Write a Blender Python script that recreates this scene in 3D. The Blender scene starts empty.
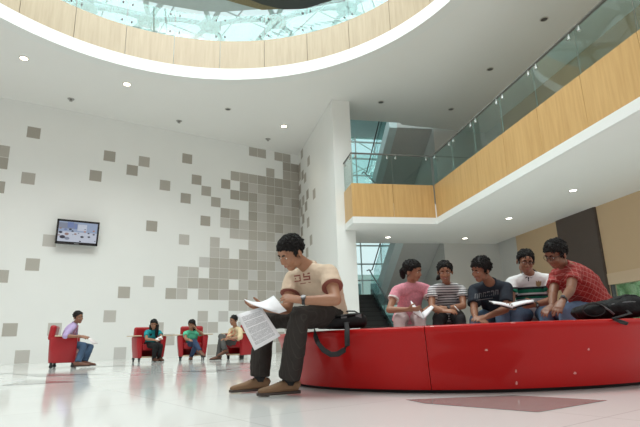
import bpy, bmesh, math, random
from mathutils import Vector, Matrix, Euler
from mathutils.bvhtree import BVHTree
from mathutils import noise as mnoise

V = Vector
PI = math.pi
scene = bpy.context.scene
col = scene.collection
random.seed(7)

# ------------------------------------------------------------------ camera
CAM_F = 498.806                      # focal length in pixels of a 640 px wide frame
CAM_C = V((0, 0, 0.365))
RX = V((0.8434, -0.5365, -0.0296)).normalized()
FW = V((0.5261, 0.8136, 0.2477)).normalized()
UP = RX.cross(FW).normalized()
RX = FW.cross(UP).normalized()
cam_data = bpy.data.cameras.new('camera')
cam = bpy.data.objects.new('camera', cam_data)
col.objects.link(cam)
cam_data.sensor_width = 36.0
cam_data.lens = CAM_F / 640.0 * 36.0
cam_data.clip_start = 0.05
cam_data.clip_end = 400
cam.matrix_world = Matrix(((RX.x, UP.x, -FW.x, CAM_C.x), (RX.y, UP.y, -FW.y, CAM_C.y),
                           (RX.z, UP.z, -FW.z, CAM_C.z), (0, 0, 0, 1)))
scene.camera = cam

# ------------------------------------------------------------------ daylight
world = bpy.data.worlds.new('daylight')
scene.world = world
world.use_nodes = True
wn = world.node_tree
for n in list(wn.nodes):
    wn.nodes.remove(n)
w_out = wn.nodes.new('ShaderNodeOutputWorld')
w_bg = wn.nodes.new('ShaderNodeBackground')
w_tc = wn.nodes.new('ShaderNodeTexCoord')
w_sep = wn.nodes.new('ShaderNodeSeparateXYZ')
w_ramp = wn.nodes.new('ShaderNodeValToRGB')
w_ramp.color_ramp.elements[0].position = 0.05
w_ramp.color_ramp.elements[0].color = (0.50, 0.46, 0.43, 1)
w_ramp.color_ramp.elements[1].position = 0.35
w_ramp.color_ramp.elements[1].color = (0.98, 0.97, 0.96, 1)
# open sky overhead and beyond the glazed sides; the deep building behind the viewer is dim
w_dot = wn.nodes.new('ShaderNodeVectorMath'); w_dot.operation = 'DOT_PRODUCT'
w_dot.inputs[1].default_value = (0.90, 0.44, 0.0)
w_side = wn.nodes.new('ShaderNodeMapRange')
w_side.inputs['From Min'].default_value = 0.45; w_side.inputs['From Max'].default_value = 0.75
w_side.inputs['To Min'].default_value = 0.0; w_side.inputs['To Max'].default_value = 0.6
w_max = wn.nodes.new('ShaderNodeMath'); w_max.operation = 'MAXIMUM'
wn.links.new(w_tc.outputs['Generated'], w_dot.inputs[0])
wn.links.new(w_tc.outputs['Generated'], w_sep.inputs[0])
wn.links.new(w_dot.outputs['Value'], w_side.inputs[0])
wn.links.new(w_sep.outputs['Z'], w_max.inputs[0])
wn.links.new(w_side.outputs[0], w_max.inputs[1])
wn.links.new(w_max.outputs[0], w_ramp.inputs[0])
wn.links.new(w_ramp.outputs['Color'], w_bg.inputs['Color'])
w_bg.inputs['Strength'].default_value = 1.15
wn.links.new(w_bg.outputs[0], w_out.inputs['Surface'])

def area_light(name, loc, target, size, size_y, power, color):
    ld = bpy.data.lights.new(name, 'AREA')
    ld.shape = 'RECTANGLE'
    ld.size, ld.size_y, ld.energy, ld.color = size, size_y, power, color
    o = bpy.data.objects.new(name, ld)
    col.objects.link(o)
    o.location = loc
    o.rotation_euler = (V(target) - V(loc)).to_track_quat('-Z', 'Y').to_euler()
    return o

# daylight falling through the round opening from the glazed roof
area_light('skylight_daylight', (1.5, 6.0, 14.2), (2.6, 8.2, 0), 9.0, 9.0, 2250, (1.0, 0.945, 0.925))

scene.view_settings.view_transform = 'Standard'
scene.view_settings.look = 'None'
scene.view_settings.gamma = 1.0
scene.view_settings.use_curve_mapping = False
scene.view_settings.exposure = -0.10
scene.cycles.max_bounces = 10
scene.cycles.diffuse_bounces = 6
scene.cycles.transparent_max_bounces = 24
scene.cycles.sample_clamp_indirect = 6.0

# ------------------------------------------------------------------ small helpers
def at(px, py, d):
    """point at camera distance d (m along the view axis) seen at photo coordinates (px, py)"""
    return CAM_C + (FW + RX * ((px - 320) / CAM_F) + UP * (-(py - 213.5) / CAM_F)) * d

def cdir(x, y, z):
    """direction given as right / up / towards the viewer"""
    return (RX * x + UP * y - FW * z).normalized()

AX_I = V((10.33, 9.85, 0))           # inner corner of the gallery: origin of its own grid
AX_U = V((math.sin(math.radians(22)), math.cos(math.radians(22)), 0))
AX_V = V((math.cos(math.radians(22)), -math.sin(math.radians(22)), 0))
AX_Z = V((0, 0, 1))
def guv(u, v, z):
    return AX_I + AX_U * u + AX_V * v + AX_Z * z

# ------------------------------------------------------------------ materials
MATS = {}
def mat(name, color, rough=0.5, metal=0.0, spec=0.5, var=0.06, scale=8.0, bump=0.0, bscale=60.0, emit=None, coat=0.0, coat_rough=0.05):
    if name in MATS:
        return MATS[name]
    m = bpy.data.materials.new(name)
    m.use_nodes = True
    nt = m.node_tree
    b = nt.nodes['Principled BSDF']
    b.inputs['Roughness'].default_value = rough
    b.inputs['Metallic'].default_value = metal
    b.inputs['Specular IOR Level'].default_value = spec
    b.inputs['Coat Weight'].default_value = coat
    b.inputs['Coat Roughness'].default_value = coat_rough
    tc = nt.nodes.new('ShaderNodeTexCoord')
    nz = nt.nodes.new('ShaderNodeTexNoise')
    nz.inputs['Scale'].default_value = scale
    nz.inputs['Detail'].default_value = 4
    nt.links.new(tc.outputs['Object'], nz.inputs['Vector'])
    mx = nt.nodes.new('ShaderNodeMix')
    mx.data_type = 'RGBA'
    c = list(color) + [1]
    mx.inputs[6].default_value = [max(0, k * (1 - var)) for k in color] + [1]
    mx.inputs[7].default_value = [min(1, k * (1 + var)) for k in color] + [1]
    nt.links.new(nz.outputs['Fac'], mx.inputs[0])
    nt.links.new(mx.outputs[2], b.inputs['Base Color'])
    if bump > 0:
        n2 = nt.nodes.new('ShaderNodeTexNoise')
        n2.inputs['Scale'].default_value = bscale
        n2.inputs['Detail'].default_value = 3
        nt.links.new(tc.outputs['Object'], n2.inputs['Vector'])
        bp = nt.nodes.new('ShaderNodeBump')
        bp.inputs['Strength'].default_value = bump
        bp.inputs['Distance'].default_value = 0.02
        nt.links.new(n2.outputs['Fac'], bp.inputs['Height'])
        nt.links.new(bp.outputs[0], b.inputs['Normal'])
    if emit:
        b.inputs['Emission Color'].default_value = list(color) + [1]
        b.inputs['Emission Strength'].default_value = emit
    MATS[name] = m
    return m

def glass(name, tint, gloss=0.9):
    """thin architectural glass: lets light through, mirrors at grazing angles"""
    if name in MATS:
        return MATS[name]
    m = bpy.data.materials.new(name)
    m.use_nodes = True
    nt = m.node_tree
    for n in list(nt.nodes):
        nt.nodes.remove(n)
    out = nt.nodes.new('ShaderNodeOutputMaterial')
    tr = nt.nodes.new('ShaderNodeBsdfTransparent')
    tr.inputs[0].default_value = list(tint) + [1]
    gl = nt.nodes.new('ShaderNodeBsdfGlossy')
    gl.inputs['Roughness'].default_value = 0.02
    gl.inputs[0].default_value = (gloss, gloss, gloss, 1)
    lw = nt.nodes.new('ShaderNodeLayerWeight')
    lw.inputs['Blend'].default_value = 0.5
    pw = nt.nodes.new('ShaderNodeMath')
    pw.operation = 'POWER'
    pw.inputs[1].default_value = 4.0
    nt.links.new(lw.outputs['Facing'], pw.inputs[0])
    mr = nt.nodes.new('ShaderNodeMapRange')
    mr.inputs['To Min'].default_value = 0.045
    mr.inputs['To Max'].default_value = 0.85
    nt.links.new(pw.outputs[0], mr.inputs[0])
    mx = nt.nodes.new('ShaderNodeMixShader')
    nt.links.new(mr.outputs[0], mx.inputs[0])
    nt.links.new(tr.outputs[0], mx.inputs[1])
    nt.links.new(gl.outputs[0], mx.inputs[2])
    nt.links.new(mx.outputs[0], out.inputs[0])
    MATS[name] = m
    return m

def banded(name, base, bands, axis='Z', rough=0.85, extra=None):
    """fabric with stripes: bands = [(start, end, colour)] along an object axis (metres); 'extra' adds a repeat (period, width, colour, axis)"""
    m = bpy.data.materials.new(name)
    m.use_nodes = True
    nt = m.node_tree
    b = nt.nodes['Principled BSDF']
    b.inputs['Roughness'].default_value = rough
    b.inputs['Specular IOR Level'].default_value = 0.2
    tc = nt.nodes.new('ShaderNodeTexCoord')
    sp = nt.nodes.new('ShaderNodeSeparateXYZ')
    nt.links.new(tc.outputs['Object'], sp.inputs[0])
    def math_node(op, a, bb):
        n = nt.nodes.new('ShaderNodeMath')
        n.operation = op
        for i, q in enumerate((a, bb)):
            if q is None:
                continue
            if isinstance(q, (int, float)):
                n.inputs[i].default_value = q
            else:
                nt.links.new(q, n.inputs[i])
        return n.outputs[0]
    cur = None
    def over(fac, colour):
        nonlocal cur
        mx = nt.nodes.new('ShaderNodeMix')
        mx.data_type = 'RGBA'
        nt.links.new(fac, mx.inputs[0])
        if cur is None:
            mx.inputs[6].default_value = list(base) + [1]
        else:
            nt.links.new(cur, mx.inputs[6])
        mx.inputs[7].default_value = list(colour) + [1]
        cur = mx.outputs[2]
    for (s, e, c) in bands:
        z = sp.outputs[axis]
        over(math_node('MULTIPLY', math_node('GREATER_THAN', z, s), math_node('LESS_THAN', z, e)), c)
    for (per, wid, c, ax) in (extra or []):
        if isinstance(ax, str):
            z = sp.outputs[ax]
        else:
            dt = nt.nodes.new('ShaderNodeVectorMath')
            dt.operation = 'DOT_PRODUCT'
            nt.links.new(tc.outputs['Object'], dt.inputs[0])
            dt.inputs[1].default_value = ax
            z = dt.outputs['Value']
        f = math_node('FRACT', math_node('DIVIDE', math_node('ADD', z, 50.0), per), None)
        over(math_node('LESS_THAN', f, wid / per), c)
    nt.links.new(cur, b.inputs['Base Color'])
    MATS[name] = m
    return m

def wood(name, c1, c2, scale=1.6, rough=0.35, axis='Z'):
    if name in MATS:
        return MATS[name]
    m = bpy.data.materials.new(name)
    m.use_nodes = True
    nt = m.node_tree
    b = nt.nodes['Principled BSDF']
    b.inputs['Roughness'].default_value = rough
    b.inputs['Specular IOR Level'].default_value = 0.3
    tc = nt.nodes.new('ShaderNodeTexCoord')
    mp = nt.nodes.new('ShaderNodeMapping')
    mp.inputs['Scale'].default_value = (9, 9, 0.6) if axis == 'Z' else (0.6, 9, 9)
    nz = nt.nodes.new('ShaderNodeTexNoise')
    nz.inputs['Scale'].default_value = scale
    nz.inputs['Detail'].default_value = 6
    nz.inputs['Roughness'].default_value = 0.65
    rp = nt.nodes.new('ShaderNodeValToRGB')
    rp.color_ramp.elements[0].position = 0.3
    rp.color_ramp.elements[0].color = list(c1) + [1]
    rp.color_ramp.elements[1].position = 0.7
    rp.color_ramp.elements[1].color = list(c2) + [1]
    nt.links.new(tc.outputs['Object'], mp.inputs[0])
    nt.links.new(mp.outputs[0], nz.inputs['Vector'])
    nt.links.new(nz.outputs['Fac'], rp.inputs[0])
    nt.links.new(rp.outputs[0], b.inputs['Base Color'])
    MATS[name] = m
    return m

# ------------------------------------------------------------------ object helpers
def tag(o, label=None, cat=None, group=None, kind=None):
    if label: o['label'] = label
    if cat: o['category'] = cat
    if group: o['group'] = group
    if kind: o['kind'] = kind
    return o

def thing(name, loc, label, cat, group=None, rotz=0.0):
    o = bpy.data.objects.new(name, None)
    o.empty_display_size = 0.1
    col.objects.link(o)
    o.location = loc
    o.rotation_euler = (0, 0, rotz)
    return tag(o, label, cat, group)

def world_loc(o):
    p = V(o.location)
    while o.parent:
        o = o.parent
        p = o.location + (o.rotation_euler.to_matrix() @ p)
    return p

def dup(root, loc, rotz, label=None, group=None):
    r = root.copy()
    col.objects.link(r)
    r.location = loc
    r.rotation_euler = (0, 0, rotz)
    if label: r['label'] = label
    if group: r['group'] = group
    for ch in list(root.children):
        c = ch.copy()
        col.objects.link(c)
        c.parent = r
        for g in list(ch.children):
            d = g.copy()
            col.objects.link(d)
            d.parent = c
    return r

class MB:
    """collects closed shapes, then links them as one mesh object"""
    def __init__(self):
        self.v, self.f, self.m = [], [], []
    def add(self, vs, fs, mi=0):
        n = len(self.v)
        self.v += [V(p) for p in vs]
        self.f += [[i + n for i in f] for f in fs]
        self.m += [mi] * len(fs)
    def box(self, c, s, rot=None, mi=0):
        c = V(c)
        vs = []
        for x in (-.5, .5):
            for y in (-.5, .5):
                for z in (-.5, .5):
                    p = V((x * s[0], y * s[1], z * s[2]))
                    vs.append(c + (rot @ p if rot else p))
        self.add(vs, [(0, 1, 3, 2), (4, 6, 7, 5), (0, 4, 5, 1), (2, 3, 7, 6), (0, 2, 6, 4), (1, 5, 7, 3)], mi)
    def ubox(self, u0, u1, v0, v1, z0, z1, mi=0):
        vs = [guv(u, v, z) for u in (u0, u1) for v in (v0, v1) for z in (z0, z1)]
        self.add(vs, [(0, 1, 3, 2), (4, 6, 7, 5), (0, 4, 5, 1), (2, 3, 7, 6), (0, 2, 6, 4), (1, 5, 7, 3)], mi)
    def prism(self, poly, z0, z1, mi=0):
        n = len(poly)
        vs = [V((p[0], p[1], z0)) for p in poly] + [V((p[0], p[1], z1)) for p in poly]
        fs = [list(range(n))[::-1], list(range(n, 2 * n))] + [(i, (i + 1) % n, n + (i + 1) % n, n + i) for i in range(n)]
        self.add(vs, fs, mi)
    def rings(self, rings, mi=0, cap=True, closed=False):
        n = len(rings[0])
        vs = [p for r in rings for p in r]
        fs = []
        K = len(rings)
        for k in range(K if closed else K - 1):
            a, b = k * n, ((k + 1) % K) * n
            fs += [(a + i, a + (i + 1) % n, b + (i + 1) % n, b + i) for i in range(n)]
        if cap and not closed:
            fs += [list(range(n))[::-1], list(range((K - 1) * n, K * n))]
        self.add(vs, fs, mi)
    def loft(self, pts, rad, side=None, n=14, mi=0, power=2.0):
        """tube through pts; rad = list of r or (r_side, r_other); side = vector (or one per point) the first radius lies along"""
        pts = [V(p) for p in pts]
        rings = []
        prev = None
        for i, p in enumerate(pts):
            t = (pts[min(i + 1, len(pts) - 1)] - pts[max(i - 1, 0)])
            t = t.normalized() if t.length > 1e-9 else V((0, 0, 1))
            s = side[i] if isinstance(side, (list, tuple)) and len(side) == len(pts) and not isinstance(side[0], (int, float)) else side
            if s is None:
                s = prev if prev is not None else (V((0, 0, 1)) if abs(t.z) < 0.9 else V((1, 0, 0)))
            a = V(s) - t * V(s).dot(t)
            if a.length < 1e-6:
                a = t.orthogonal()
            a.normalize()
            prev = a
            b = t.cross(a)
            r = rad[i]
            ra, rb = (r, r) if isinstance(r, (int, float)) else r
            ring = []
            for k in range(n):
                q = 2 * PI * k / n
                cx, sx = math.cos(q), math.sin(q)
                if power != 2.0:
                    cx = math.copysign(abs(cx) ** (2 / power), cx)
                    sx = math.copysign(abs(sx) ** (2 / power), sx)
                ring.append(p + a * (ra * cx) + b * (rb * sx))
            rings.append(ring)
        self.rings(rings, mi)
    def ball(self, c, r, rot=None, n=14, mi=0):
        c = V(c)
        r = (r, r, r) if isinstance(r, (int, float)) else r
        vs, fs = [], []
        m = n // 2 + 1
        for i in range(1, m):
            th = PI * i / m
            for k in range(n):
                q = 2 * PI * k / n
                p = V((r[0] * math.sin(th) * math.cos(q), r[1] * math.sin(th) * math.sin(q), r[2] * math.cos(th)))
                vs.append(c + (rot @ p if rot else p))
        for p, in ((V((0, 0, r[2])),), (V((0, 0, -r[2])),)):
            vs.append(c + (rot @ p if rot else p))
        top, bot = len(vs) - 2, len(vs) - 1
        for i in range(m - 2):
            for k in range(n):
                fs.append((i * n + k, (i + 1) * n + k, (i + 1) * n + (k + 1) % n, i * n + (k + 1) % n))
        for k in range(n):
            fs.append((top, k, (k + 1) % n))
            fs.append((bot, (m - 2) * n + (k + 1) % n, (m - 2) * n + k))
        self.add(vs, fs, mi)
    def build(self, name, mats, parent=None, smooth=False, bevel=0.0, origin=None, local=False, auto=None):
        """world-space vertices unless local=True; returns ONE mesh object (child of parent when given)"""
        o_at = V((0, 0, 0))
        if not local:
            if parent is not None:
                o_at = world_loc(parent)
            elif origin is not None:
                o_at = V(origin)
        me = bpy.data.meshes.new(name)
        me.from_pydata([tuple(p - o_at) for p in self.v], [], self.f)
        me.validate()
        bm = bmesh.new()
        bm.from_mesh(me)
        bmesh.ops.recalc_face_normals(bm, faces=bm.faces)
        bm.to_mesh(me)
        bm.free()
        ms = mats if isinstance(mats, (list, tuple)) else [mats]
        for m in ms:
            me.materials.append(m)
        if len(ms) > 1 and len(me.polygons) == len(self.m):
            me.polygons.foreach_set('material_index', self.m)
        if smooth:
            me.polygons.foreach_set('use_smooth', [True] * len(me.polygons))
        o = bpy.data.objects.new(name, me)
        col.objects.link(o)
        if parent is not None:
            o.parent = parent
        elif origin is not None and not local:
            o.location = origin
        if bevel > 0:
            bv = o.modifiers.new('bevel', 'BEVEL')
            bv.width = bevel
            bv.segments = 2
            bv.limit_method = 'ANGLE'
            bv.angle_limit = math.radians(40)
        return o

def fuse(o, voxel=0.008, smooth=4, wrinkle=0.0, wscale=18.0):
    """weld the overlapping closed shapes of a mesh into one continuous skin"""
    r = o.modifiers.new('r', 'REMESH')
    r.mode = 'VOXEL'
    r.voxel_size = voxel
    r.use_smooth_shade = True
    if smooth:
        s = o.modifiers.new('s', 'SMOOTH')
        s.factor = 0.5
        s.iterations = smooth
    dg = bpy.context.evaluated_depsgraph_get()
    dg.update()
    me = bpy.data.meshes.new_from_object(o.evaluated_get(dg), depsgraph=dg)
    old = o.data
    mats = [m for m in old.materials]
    o.modifiers.clear()
    o.data = me
    if not me.materials:
        for m in mats:
            me.materials.append(m)
    if wrinkle > 0:
        me.update()
        nrm = [v.normal.copy() for v in me.vertices]
        for v, n in zip(me.vertices, nrm):
            p = v.co * wscale
            v.co += n * (wrinkle * (mnoise.noise(p) + 0.6 * mnoise.noise(p * 2.3)))
    me.polygons.foreach_set('use_smooth', [True] * len(me.polygons))
    me.update()
    bpy.data.meshes.remove(old)
    return o

def struct(o, label=None):
    o['kind'] = 'structure'
    return o
# ================================================================== the setting
ZC = 7.70            # ceiling
ZB = 3.50            # underside of the gallery
WALL_Y = 16.4585
CORNER_X = 9.678
TILE = 0.365
ROW0 = 6.5757        # height of tile row 0
RING_C, RING_R = V((2.18, 7.143, 0)), 5.72

M_white = mat('white_paint', (0.80, 0.81, 0.79), 0.6, var=0.02, scale=1.5)
M_ceiling = mat('ceiling_paint', (0.82, 0.815, 0.79), 0.8, var=0.015, scale=1.0)
M_beige = mat('beige_paint', (0.58, 0.42, 0.26), 0.7, var=0.03, scale=1.2)
M_beige2 = mat('beige_sill_paint', (0.64, 0.49, 0.34), 0.7, var=0.03, scale=1.2)
M_greywall = mat('grey_wall_paint', (0.60, 0.60, 0.58), 0.7, var=0.02, scale=1.2)
M_brown = mat('brown_cladding', (0.085, 0.062, 0.052), 0.5, var=0.05)
M_wood = wood('maple_panel', (0.42, 0.325, 0.225), (0.50, 0.40, 0.285))
M_woodo = wood('oak_panel', (0.52, 0.31, 0.12), (0.63, 0.40, 0.17))
M_chrome = mat('brushed_steel', (0.62, 0.62, 0.60), 0.25, 1.0)
M_dsteel = mat('dark_steel', (0.12, 0.12, 0.12), 0.4, 0.6)
M_glass = glass('clear_glass', (0.80, 0.90, 0.885))
M_glass_edge = mat('glass_edge', (0.26, 0.36, 0.33), 0.15)
M_roofglass = glass('roof_glass', (0.86, 0.965, 0.97))
M_stairglass = glass('stair_glass', (0.78, 0.90, 0.90))
M_teal = mat('teal_grey_paint', (0.50, 0.66, 0.67), 0.6)

# glossy white floor tiles with hairline joints and grey triangular inlays
def floor_material():
    m = bpy.data.materials.new('polished_floor')
    m.use_nodes = True
    nt = m.node_tree
    b = nt.nodes['Principled BSDF']
    tc = nt.nodes.new('ShaderNodeTexCoord')
    mp = nt.nodes.new('ShaderNodeMapping')
    mp.inputs['Rotation'].default_value = (0, 0, math.radians(-3))
    br = nt.nodes.new('ShaderNodeTexBrick')
    br.offset = 0.0
    br.inputs['Scale'].default_value = 1.0
    br.inputs['Brick Width'].default_value = 1.2
    br.inputs['Row Height'].default_value = 1.2
    br.inputs['Mortar Size'].default_value = 0.004
    br.inputs['Mortar Smooth'].default_value = 0.3
    br.inputs['Color1'].default_value = (0.80, 0.80, 0.785, 1)
    br.inputs['Color2'].default_value = (0.77, 0.775, 0.76, 1)
    br.inputs['Mortar'].default_value = (0.60, 0.60, 0.58, 1)
    nt.links.new(tc.outputs['Object'], mp.inputs[0])
    nt.links.new(mp.outputs[0], br.inputs['Vector'])
    nt.links.new(br.outputs['Color'], b.inputs['Base Color'])
    nz = nt.nodes.new('ShaderNodeTexNoise')
    nz.inputs['Scale'].default_value = 1.3
    nz.inputs['Detail'].default_value = 3
    mr = nt.nodes.new('ShaderNodeMapRange')
    mr.inputs['To Min'].default_value = 0.05
    mr.inputs['To Max'].default_value = 0.13
    nt.links.new(tc.outputs['Object'], nz.inputs['Vector'])
    nt.links.new(nz.outputs['Fac'], mr.inputs[0])
    nt.links.new(mr.outputs[0], b.inputs['Roughness'])
    b.inputs['Specular IOR Level'].default_value = 0.5
    return m
M_floor = floor_material()
M_inlay = mat('grey_floor_inlay', (0.33, 0.30, 0.29), 0.10, var=0.05)
M_inlay2 = mat('light_grey_floor_inlay', (0.36, 0.36, 0.355), 0.10, var=0.04)
mb = MB()
mb.prism([(-14, -10), (22, -10), (22, 24), (-14, 24)], -0.25, 0.0)
for poly, mi in (([(2.18, 2.47), (2.79, 2.15), (2.90, 1.62), (2.26, 1.61), (2.13, 2.25)], 1),
                 ([(0.30, 9.9), (1.46, 7.9), (0.60, 8.2)], 2), ([(0.12, 6.62), (0.88, 6.43), (0.43, 7.55)], 2),
                 ([(2.3, 7.4), (3.09, 7.25), (2.56, 6.75)], 2), ([(-0.2, 10.6), (0.4, 10.2), (-0.1, 9.4)], 2),
                 ([(3.2, 9.6), (4.3, 9.2), (3.9, 8.7)], 2), ([(1.5, 11.2), (2.4, 11.6), (2.5, 10.6)], 2)):
    n = len(poly)
    mb.add([V((x, y, 0.0015)) for x, y in poly], [list(range(n))], mi)
struct(mb.build('floor', [M_floor, M_inlay, M_inlay2]))

# ---- back wall with its scattered square grey tiles (one surface pattern)
TONES = [(0.37, 0.345, 0.30), (0.43, 0.405, 0.36), (0.51, 0.49, 0.455), (0.56, 0.55, 0.53)]
M_tiles = [mat('wall_tile_%d' % i, c, 0.55, var=0.05, scale=40) for i, c in enumerate(TONES)]
tiles = {}
def row(r, cells, t=None):
    for c in cells:
        tiles[(c, r)] = t if t is not None else random.choice((0, 1, 1, 1, 2) if r < 6 else (1, 2, 2, 2, 3))
row(-3, (-6, -5, -3, -2), 1); row(-2, (-2, -1), 0); row(-1, (-4, -2, -1), 1); row(-1, (-20,), 0)
row(0, range(-8, 0)); row(0, (-5, -4, -3), 0)
row(1, [-9] + list(range(-7, 0))); row(2, [-8] + list(range(-7, 0)))
row(1, (-7,), 0); row(2, (-7, -6), 0)
row(3, range(-6, 0)); row(4, [-9, -8] + list(range(-6, 0))); row(5, [-9, -8, -7] + list(range(-6, 0)))
row(6, range(-8, 0)); row(6, (-6, -5, -4), 1); row(7, [-10] + list(range(-6, 0)))
row(8, [-10, -9] + list(range(-7, 0))); row(8, (-7, -6), 1)
row(9, [-11] + list(range(-10, 0))); row(9, (-10, -9, -8, -7, -6), 1)
row(10, [-13, -12] + list(range(-10, 0))); row(10, (-10, -9, -5), 1)
row(11, list(range(-13, -8)) + list(range(-7, 0))); row(11, (-12, -11, -9, -6, -4), 1)
row(12, [-14, -13] + list(range(-11, 0))); row(12, (-14, -8, -7), 1)
row(13, range(-8, 0)); row(14, [-11, -9, -6, -5, -3, -2]); row(15, [-11, -10, -7, -5, -4, -2, -1])
row(16, [-14, -8, -6, -4, -3, -1]); row(17, [-18, -10, -7, -5, -3, -2])
for c, r, t in ((-26, -1, 0), (-20, 0, 0), (-17, 0, 1), (-18, 1, 0), (-13, -1, 0), (-15, 2, 1), (-12, 1, 0), (-13, 3, 0),
                (-11, 2, 1), (-10, 3, 1), (-9, 1, 0), (-11, 5, 0), (-13, 7, 2), (-16, 6, 0), (-21, 2, 0), (-26, 3, 1),
                (-28, 1, 1), (-28, 2, 0), (-28, 4, 0), (-24, 8, 2), (-25, 10, 1), (-27, 11, 1), (-28, 13, 2), (-18, 12, 1),
                (-16, 11, 2), (-19, 14, 2), (-15, 15, 2), (-26, 15, 1), (-25, 17, 2), (-23, 15, 2), (-30, 6, 1), (-31, 9, 2),
                (-29, 16, 1), (-32, 3, 0), (-20, 0, 0)):
    tiles[(c, r)] = t
tiles.pop((-20, -1), None)
mb = MB()
mb.box(((CORNER_X - 14) / 2 + 0.15, WALL_Y + 0.15, 4.5), (CORNER_X + 14.3, 0.3, 9.0), mi=0)
G = 0.006
for (c, r), t in tiles.items():
    x0, x1 = CORNER_X + c * TILE + G, CORNER_X + (c + 1) * TILE - G
    z1, z0 = ROW0 - r * TILE - G, ROW0 - (r + 1) * TILE + G
    z0 = max(z0, 0.012)
    mb.box(((x0 + x1) / 2, WALL_Y - 0.001, (z0 + z1) / 2), (x1 - x0, 0.008, z1 - z0), mi=1 + t)
struct(mb.build('wall_back', [M_white] + M_tiles))

# ---- side wall returning from the corner, with a few tiles of its own
K0, K1 = guv(5.88, -3.08, 0), guv(0.95, -2.72, 0)
KD = (K1 - K0).normalized(); KN = V((-KD.y, KD.x, 0))
if KN.dot(AX_V) < 0: KN = -KN
def kbox(mb, s0, s1, o0, o1, z0, z1, mi=0):
    vs = [K0 + KD * s + KN * o + AX_Z * z for s in (s0, s1) for o in (o0, o1) for z in (z0, z1)]
    mb.add(vs, [(0, 1, 3, 2), (4, 6, 7, 5), (0, 4, 5, 1), (2, 3, 7, 6), (0, 2, 6, 4), (1, 5, 7, 3)], mi)
KL = (K1 - K0).length
mb = MB()
kbox(mb, 0.0, KL, 0, 0.58, 0, ZC + .1)
side = [(1.77, 7.52, 1), (4.72, 6.83, 1), (1.88, 6.63, 0), (3.01, 6.38, 1), (3.9, 5.63, 0), (6.6, 5.36, 1), (1.94, 5.60, 1), (3.15, 5.25, 0), (1.05, 5.24, 1),
        (1.76, 4.89, 0), (3.9, 4.57, 1), (0.98, 4.46, 0), (0.9, 4.03, 1), (4.88, 3.84, 1), (3.17, 3.5, 1), (.5, 7.1, 0), (.5, 6.75, 1), (.5, 6.2, 0), (.5, 5.6, 1), (1.1, 3.3, 0), (.5, 2.9, 1), (2.0, 2.5, 1)]
for k, z, t in side:
    kbox(mb, k * TILE - TILE / 2 + G, k * TILE + TILE / 2 - G, -.004, .01, z - TILE / 2 + G, z + TILE / 2 - G, 1 + t)
struct(mb.build('wall_side', [M_white] + M_tiles))
# ---- ceiling with the round opening
def ceiling():
    outer = [(-14, WALL_Y + .1), (-14, -5.0), (13.0, -5.0)]
    p = guv(-9.5, 3.6, 0); outer.append((p.x, p.y))
    p = guv(2.9, 3.6, 0); outer.append((p.x, p.y))
    p = guv(2.5, .16, 0); outer.append((p.x, p.y))
    p = guv(2.35, .0, 0); outer.append((p.x, p.y))
    p = guv(2.3, -2.30, 0); outer.append((p.x, p.y))
    p = guv(5.9, -2.85, 0); outer.append((p.x, p.y))
    outer.append((CORNER_X + .2, WALL_Y + .1))
    def hit(a):
        d = V((math.cos(a), math.sin(a)))
        best = None
        for i in range(len(outer)):
            p, q = V(outer[i]) - RING_C.xy, V(outer[(i + 1) % len(outer)]) - RING_C.xy
            e = q - p
            den = d.x * e.y - d.y * e.x
            if abs(den) < 1e-9: continue
            t = (p.x * e.y - p.y * e.x) / den
            s = (p.x * d.y - p.y * d.x) / den
            if t > 0 and -1e-6 <= s <= 1 + 1e-6 and (best is None or t < best): best = t
        return RING_C.xy + d * best
    angs = [2 * PI * k / 160 for k in range(160)] + [math.atan2(y - RING_C.y, x - RING_C.x) % (2 * PI) for x, y in outer]
    angs = sorted(set(round(a, 6) for a in angs))
    mb = MB()
    n = len(angs)
    for z in (ZC, ZC + 0.35):
        mb.v += [V((RING_C.x + RING_R * math.cos(a), RING_C.y + RING_R * math.sin(a), z)) for a in angs]
        mb.v += [V((*hit(a), z)) for a in angs]
    for i in range(n):
        j = (i + 1) % n
        mb.f += [[i, j, n + j, n + i], [2 * n + i, 3 * n + i, 3 * n + j, 2 * n + j], [n + i, n + j, 3 * n + j, 3 * n + i], [i, 2 * n + i, 2 * n + j, j]]
        mb.m += [0] * 4
    return mb.build('ceiling', M_ceiling)
struct(ceiling())

# ---- round gallery above the opening: white lip, maple fascia, glass balustrade
def arc_wall(mb, r0, r1, z0, z1, a0, a1, n, mi=0):
    rings = []
    for k in range(n + 1):
        a = a0 + (a1 - a0) * k / n
        d = V((math.cos(a), math.sin(a), 0))
        rings.append([RING_C + d * r0 + AX_Z * z0, RING_C + d * r1 + AX_Z * z0, RING_C + d * r1 + AX_Z * z1, RING_C + d * r0 + AX_Z * z1])
    mb.rings(rings, mi)
gal = thing('round_gallery', (RING_C.x, RING_C.y, ZC), 'round upper gallery with maple fascia and glass balustrade around the ceiling opening', 'gallery')
mb = MB(); arc_wall(mb, RING_R - 0.012, RING_R + 0.3, ZC - 0.004, ZC + 0.20, 0, 2 * PI * 0.99999, 160)
tag(mb.build('lip', M_white, gal), 'white rounded edge band')
NP = 28
mb = MB()
for k in range(NP):
    a0 = 2 * PI * k / NP + 0.0012; a1 = 2 * PI * (k + 1) / NP - 0.0012
    arc_wall(mb, RING_R + 0.02, RING_R + 0.10, ZC + 0.215, ZC + 1.26, a0, a1, 6)
tag(mb.build('fascia', M_wood, gal), 'pale maple panelled fascia')
mb = MB(); arc_wall(mb, RING_R + 0.10, RING_R + 1.6, ZC + 0.20, ZC + 0.40, 0, 2 * PI * 0.99999, 120)
mb.build('gallery_floor', M_ceiling, gal)
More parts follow.
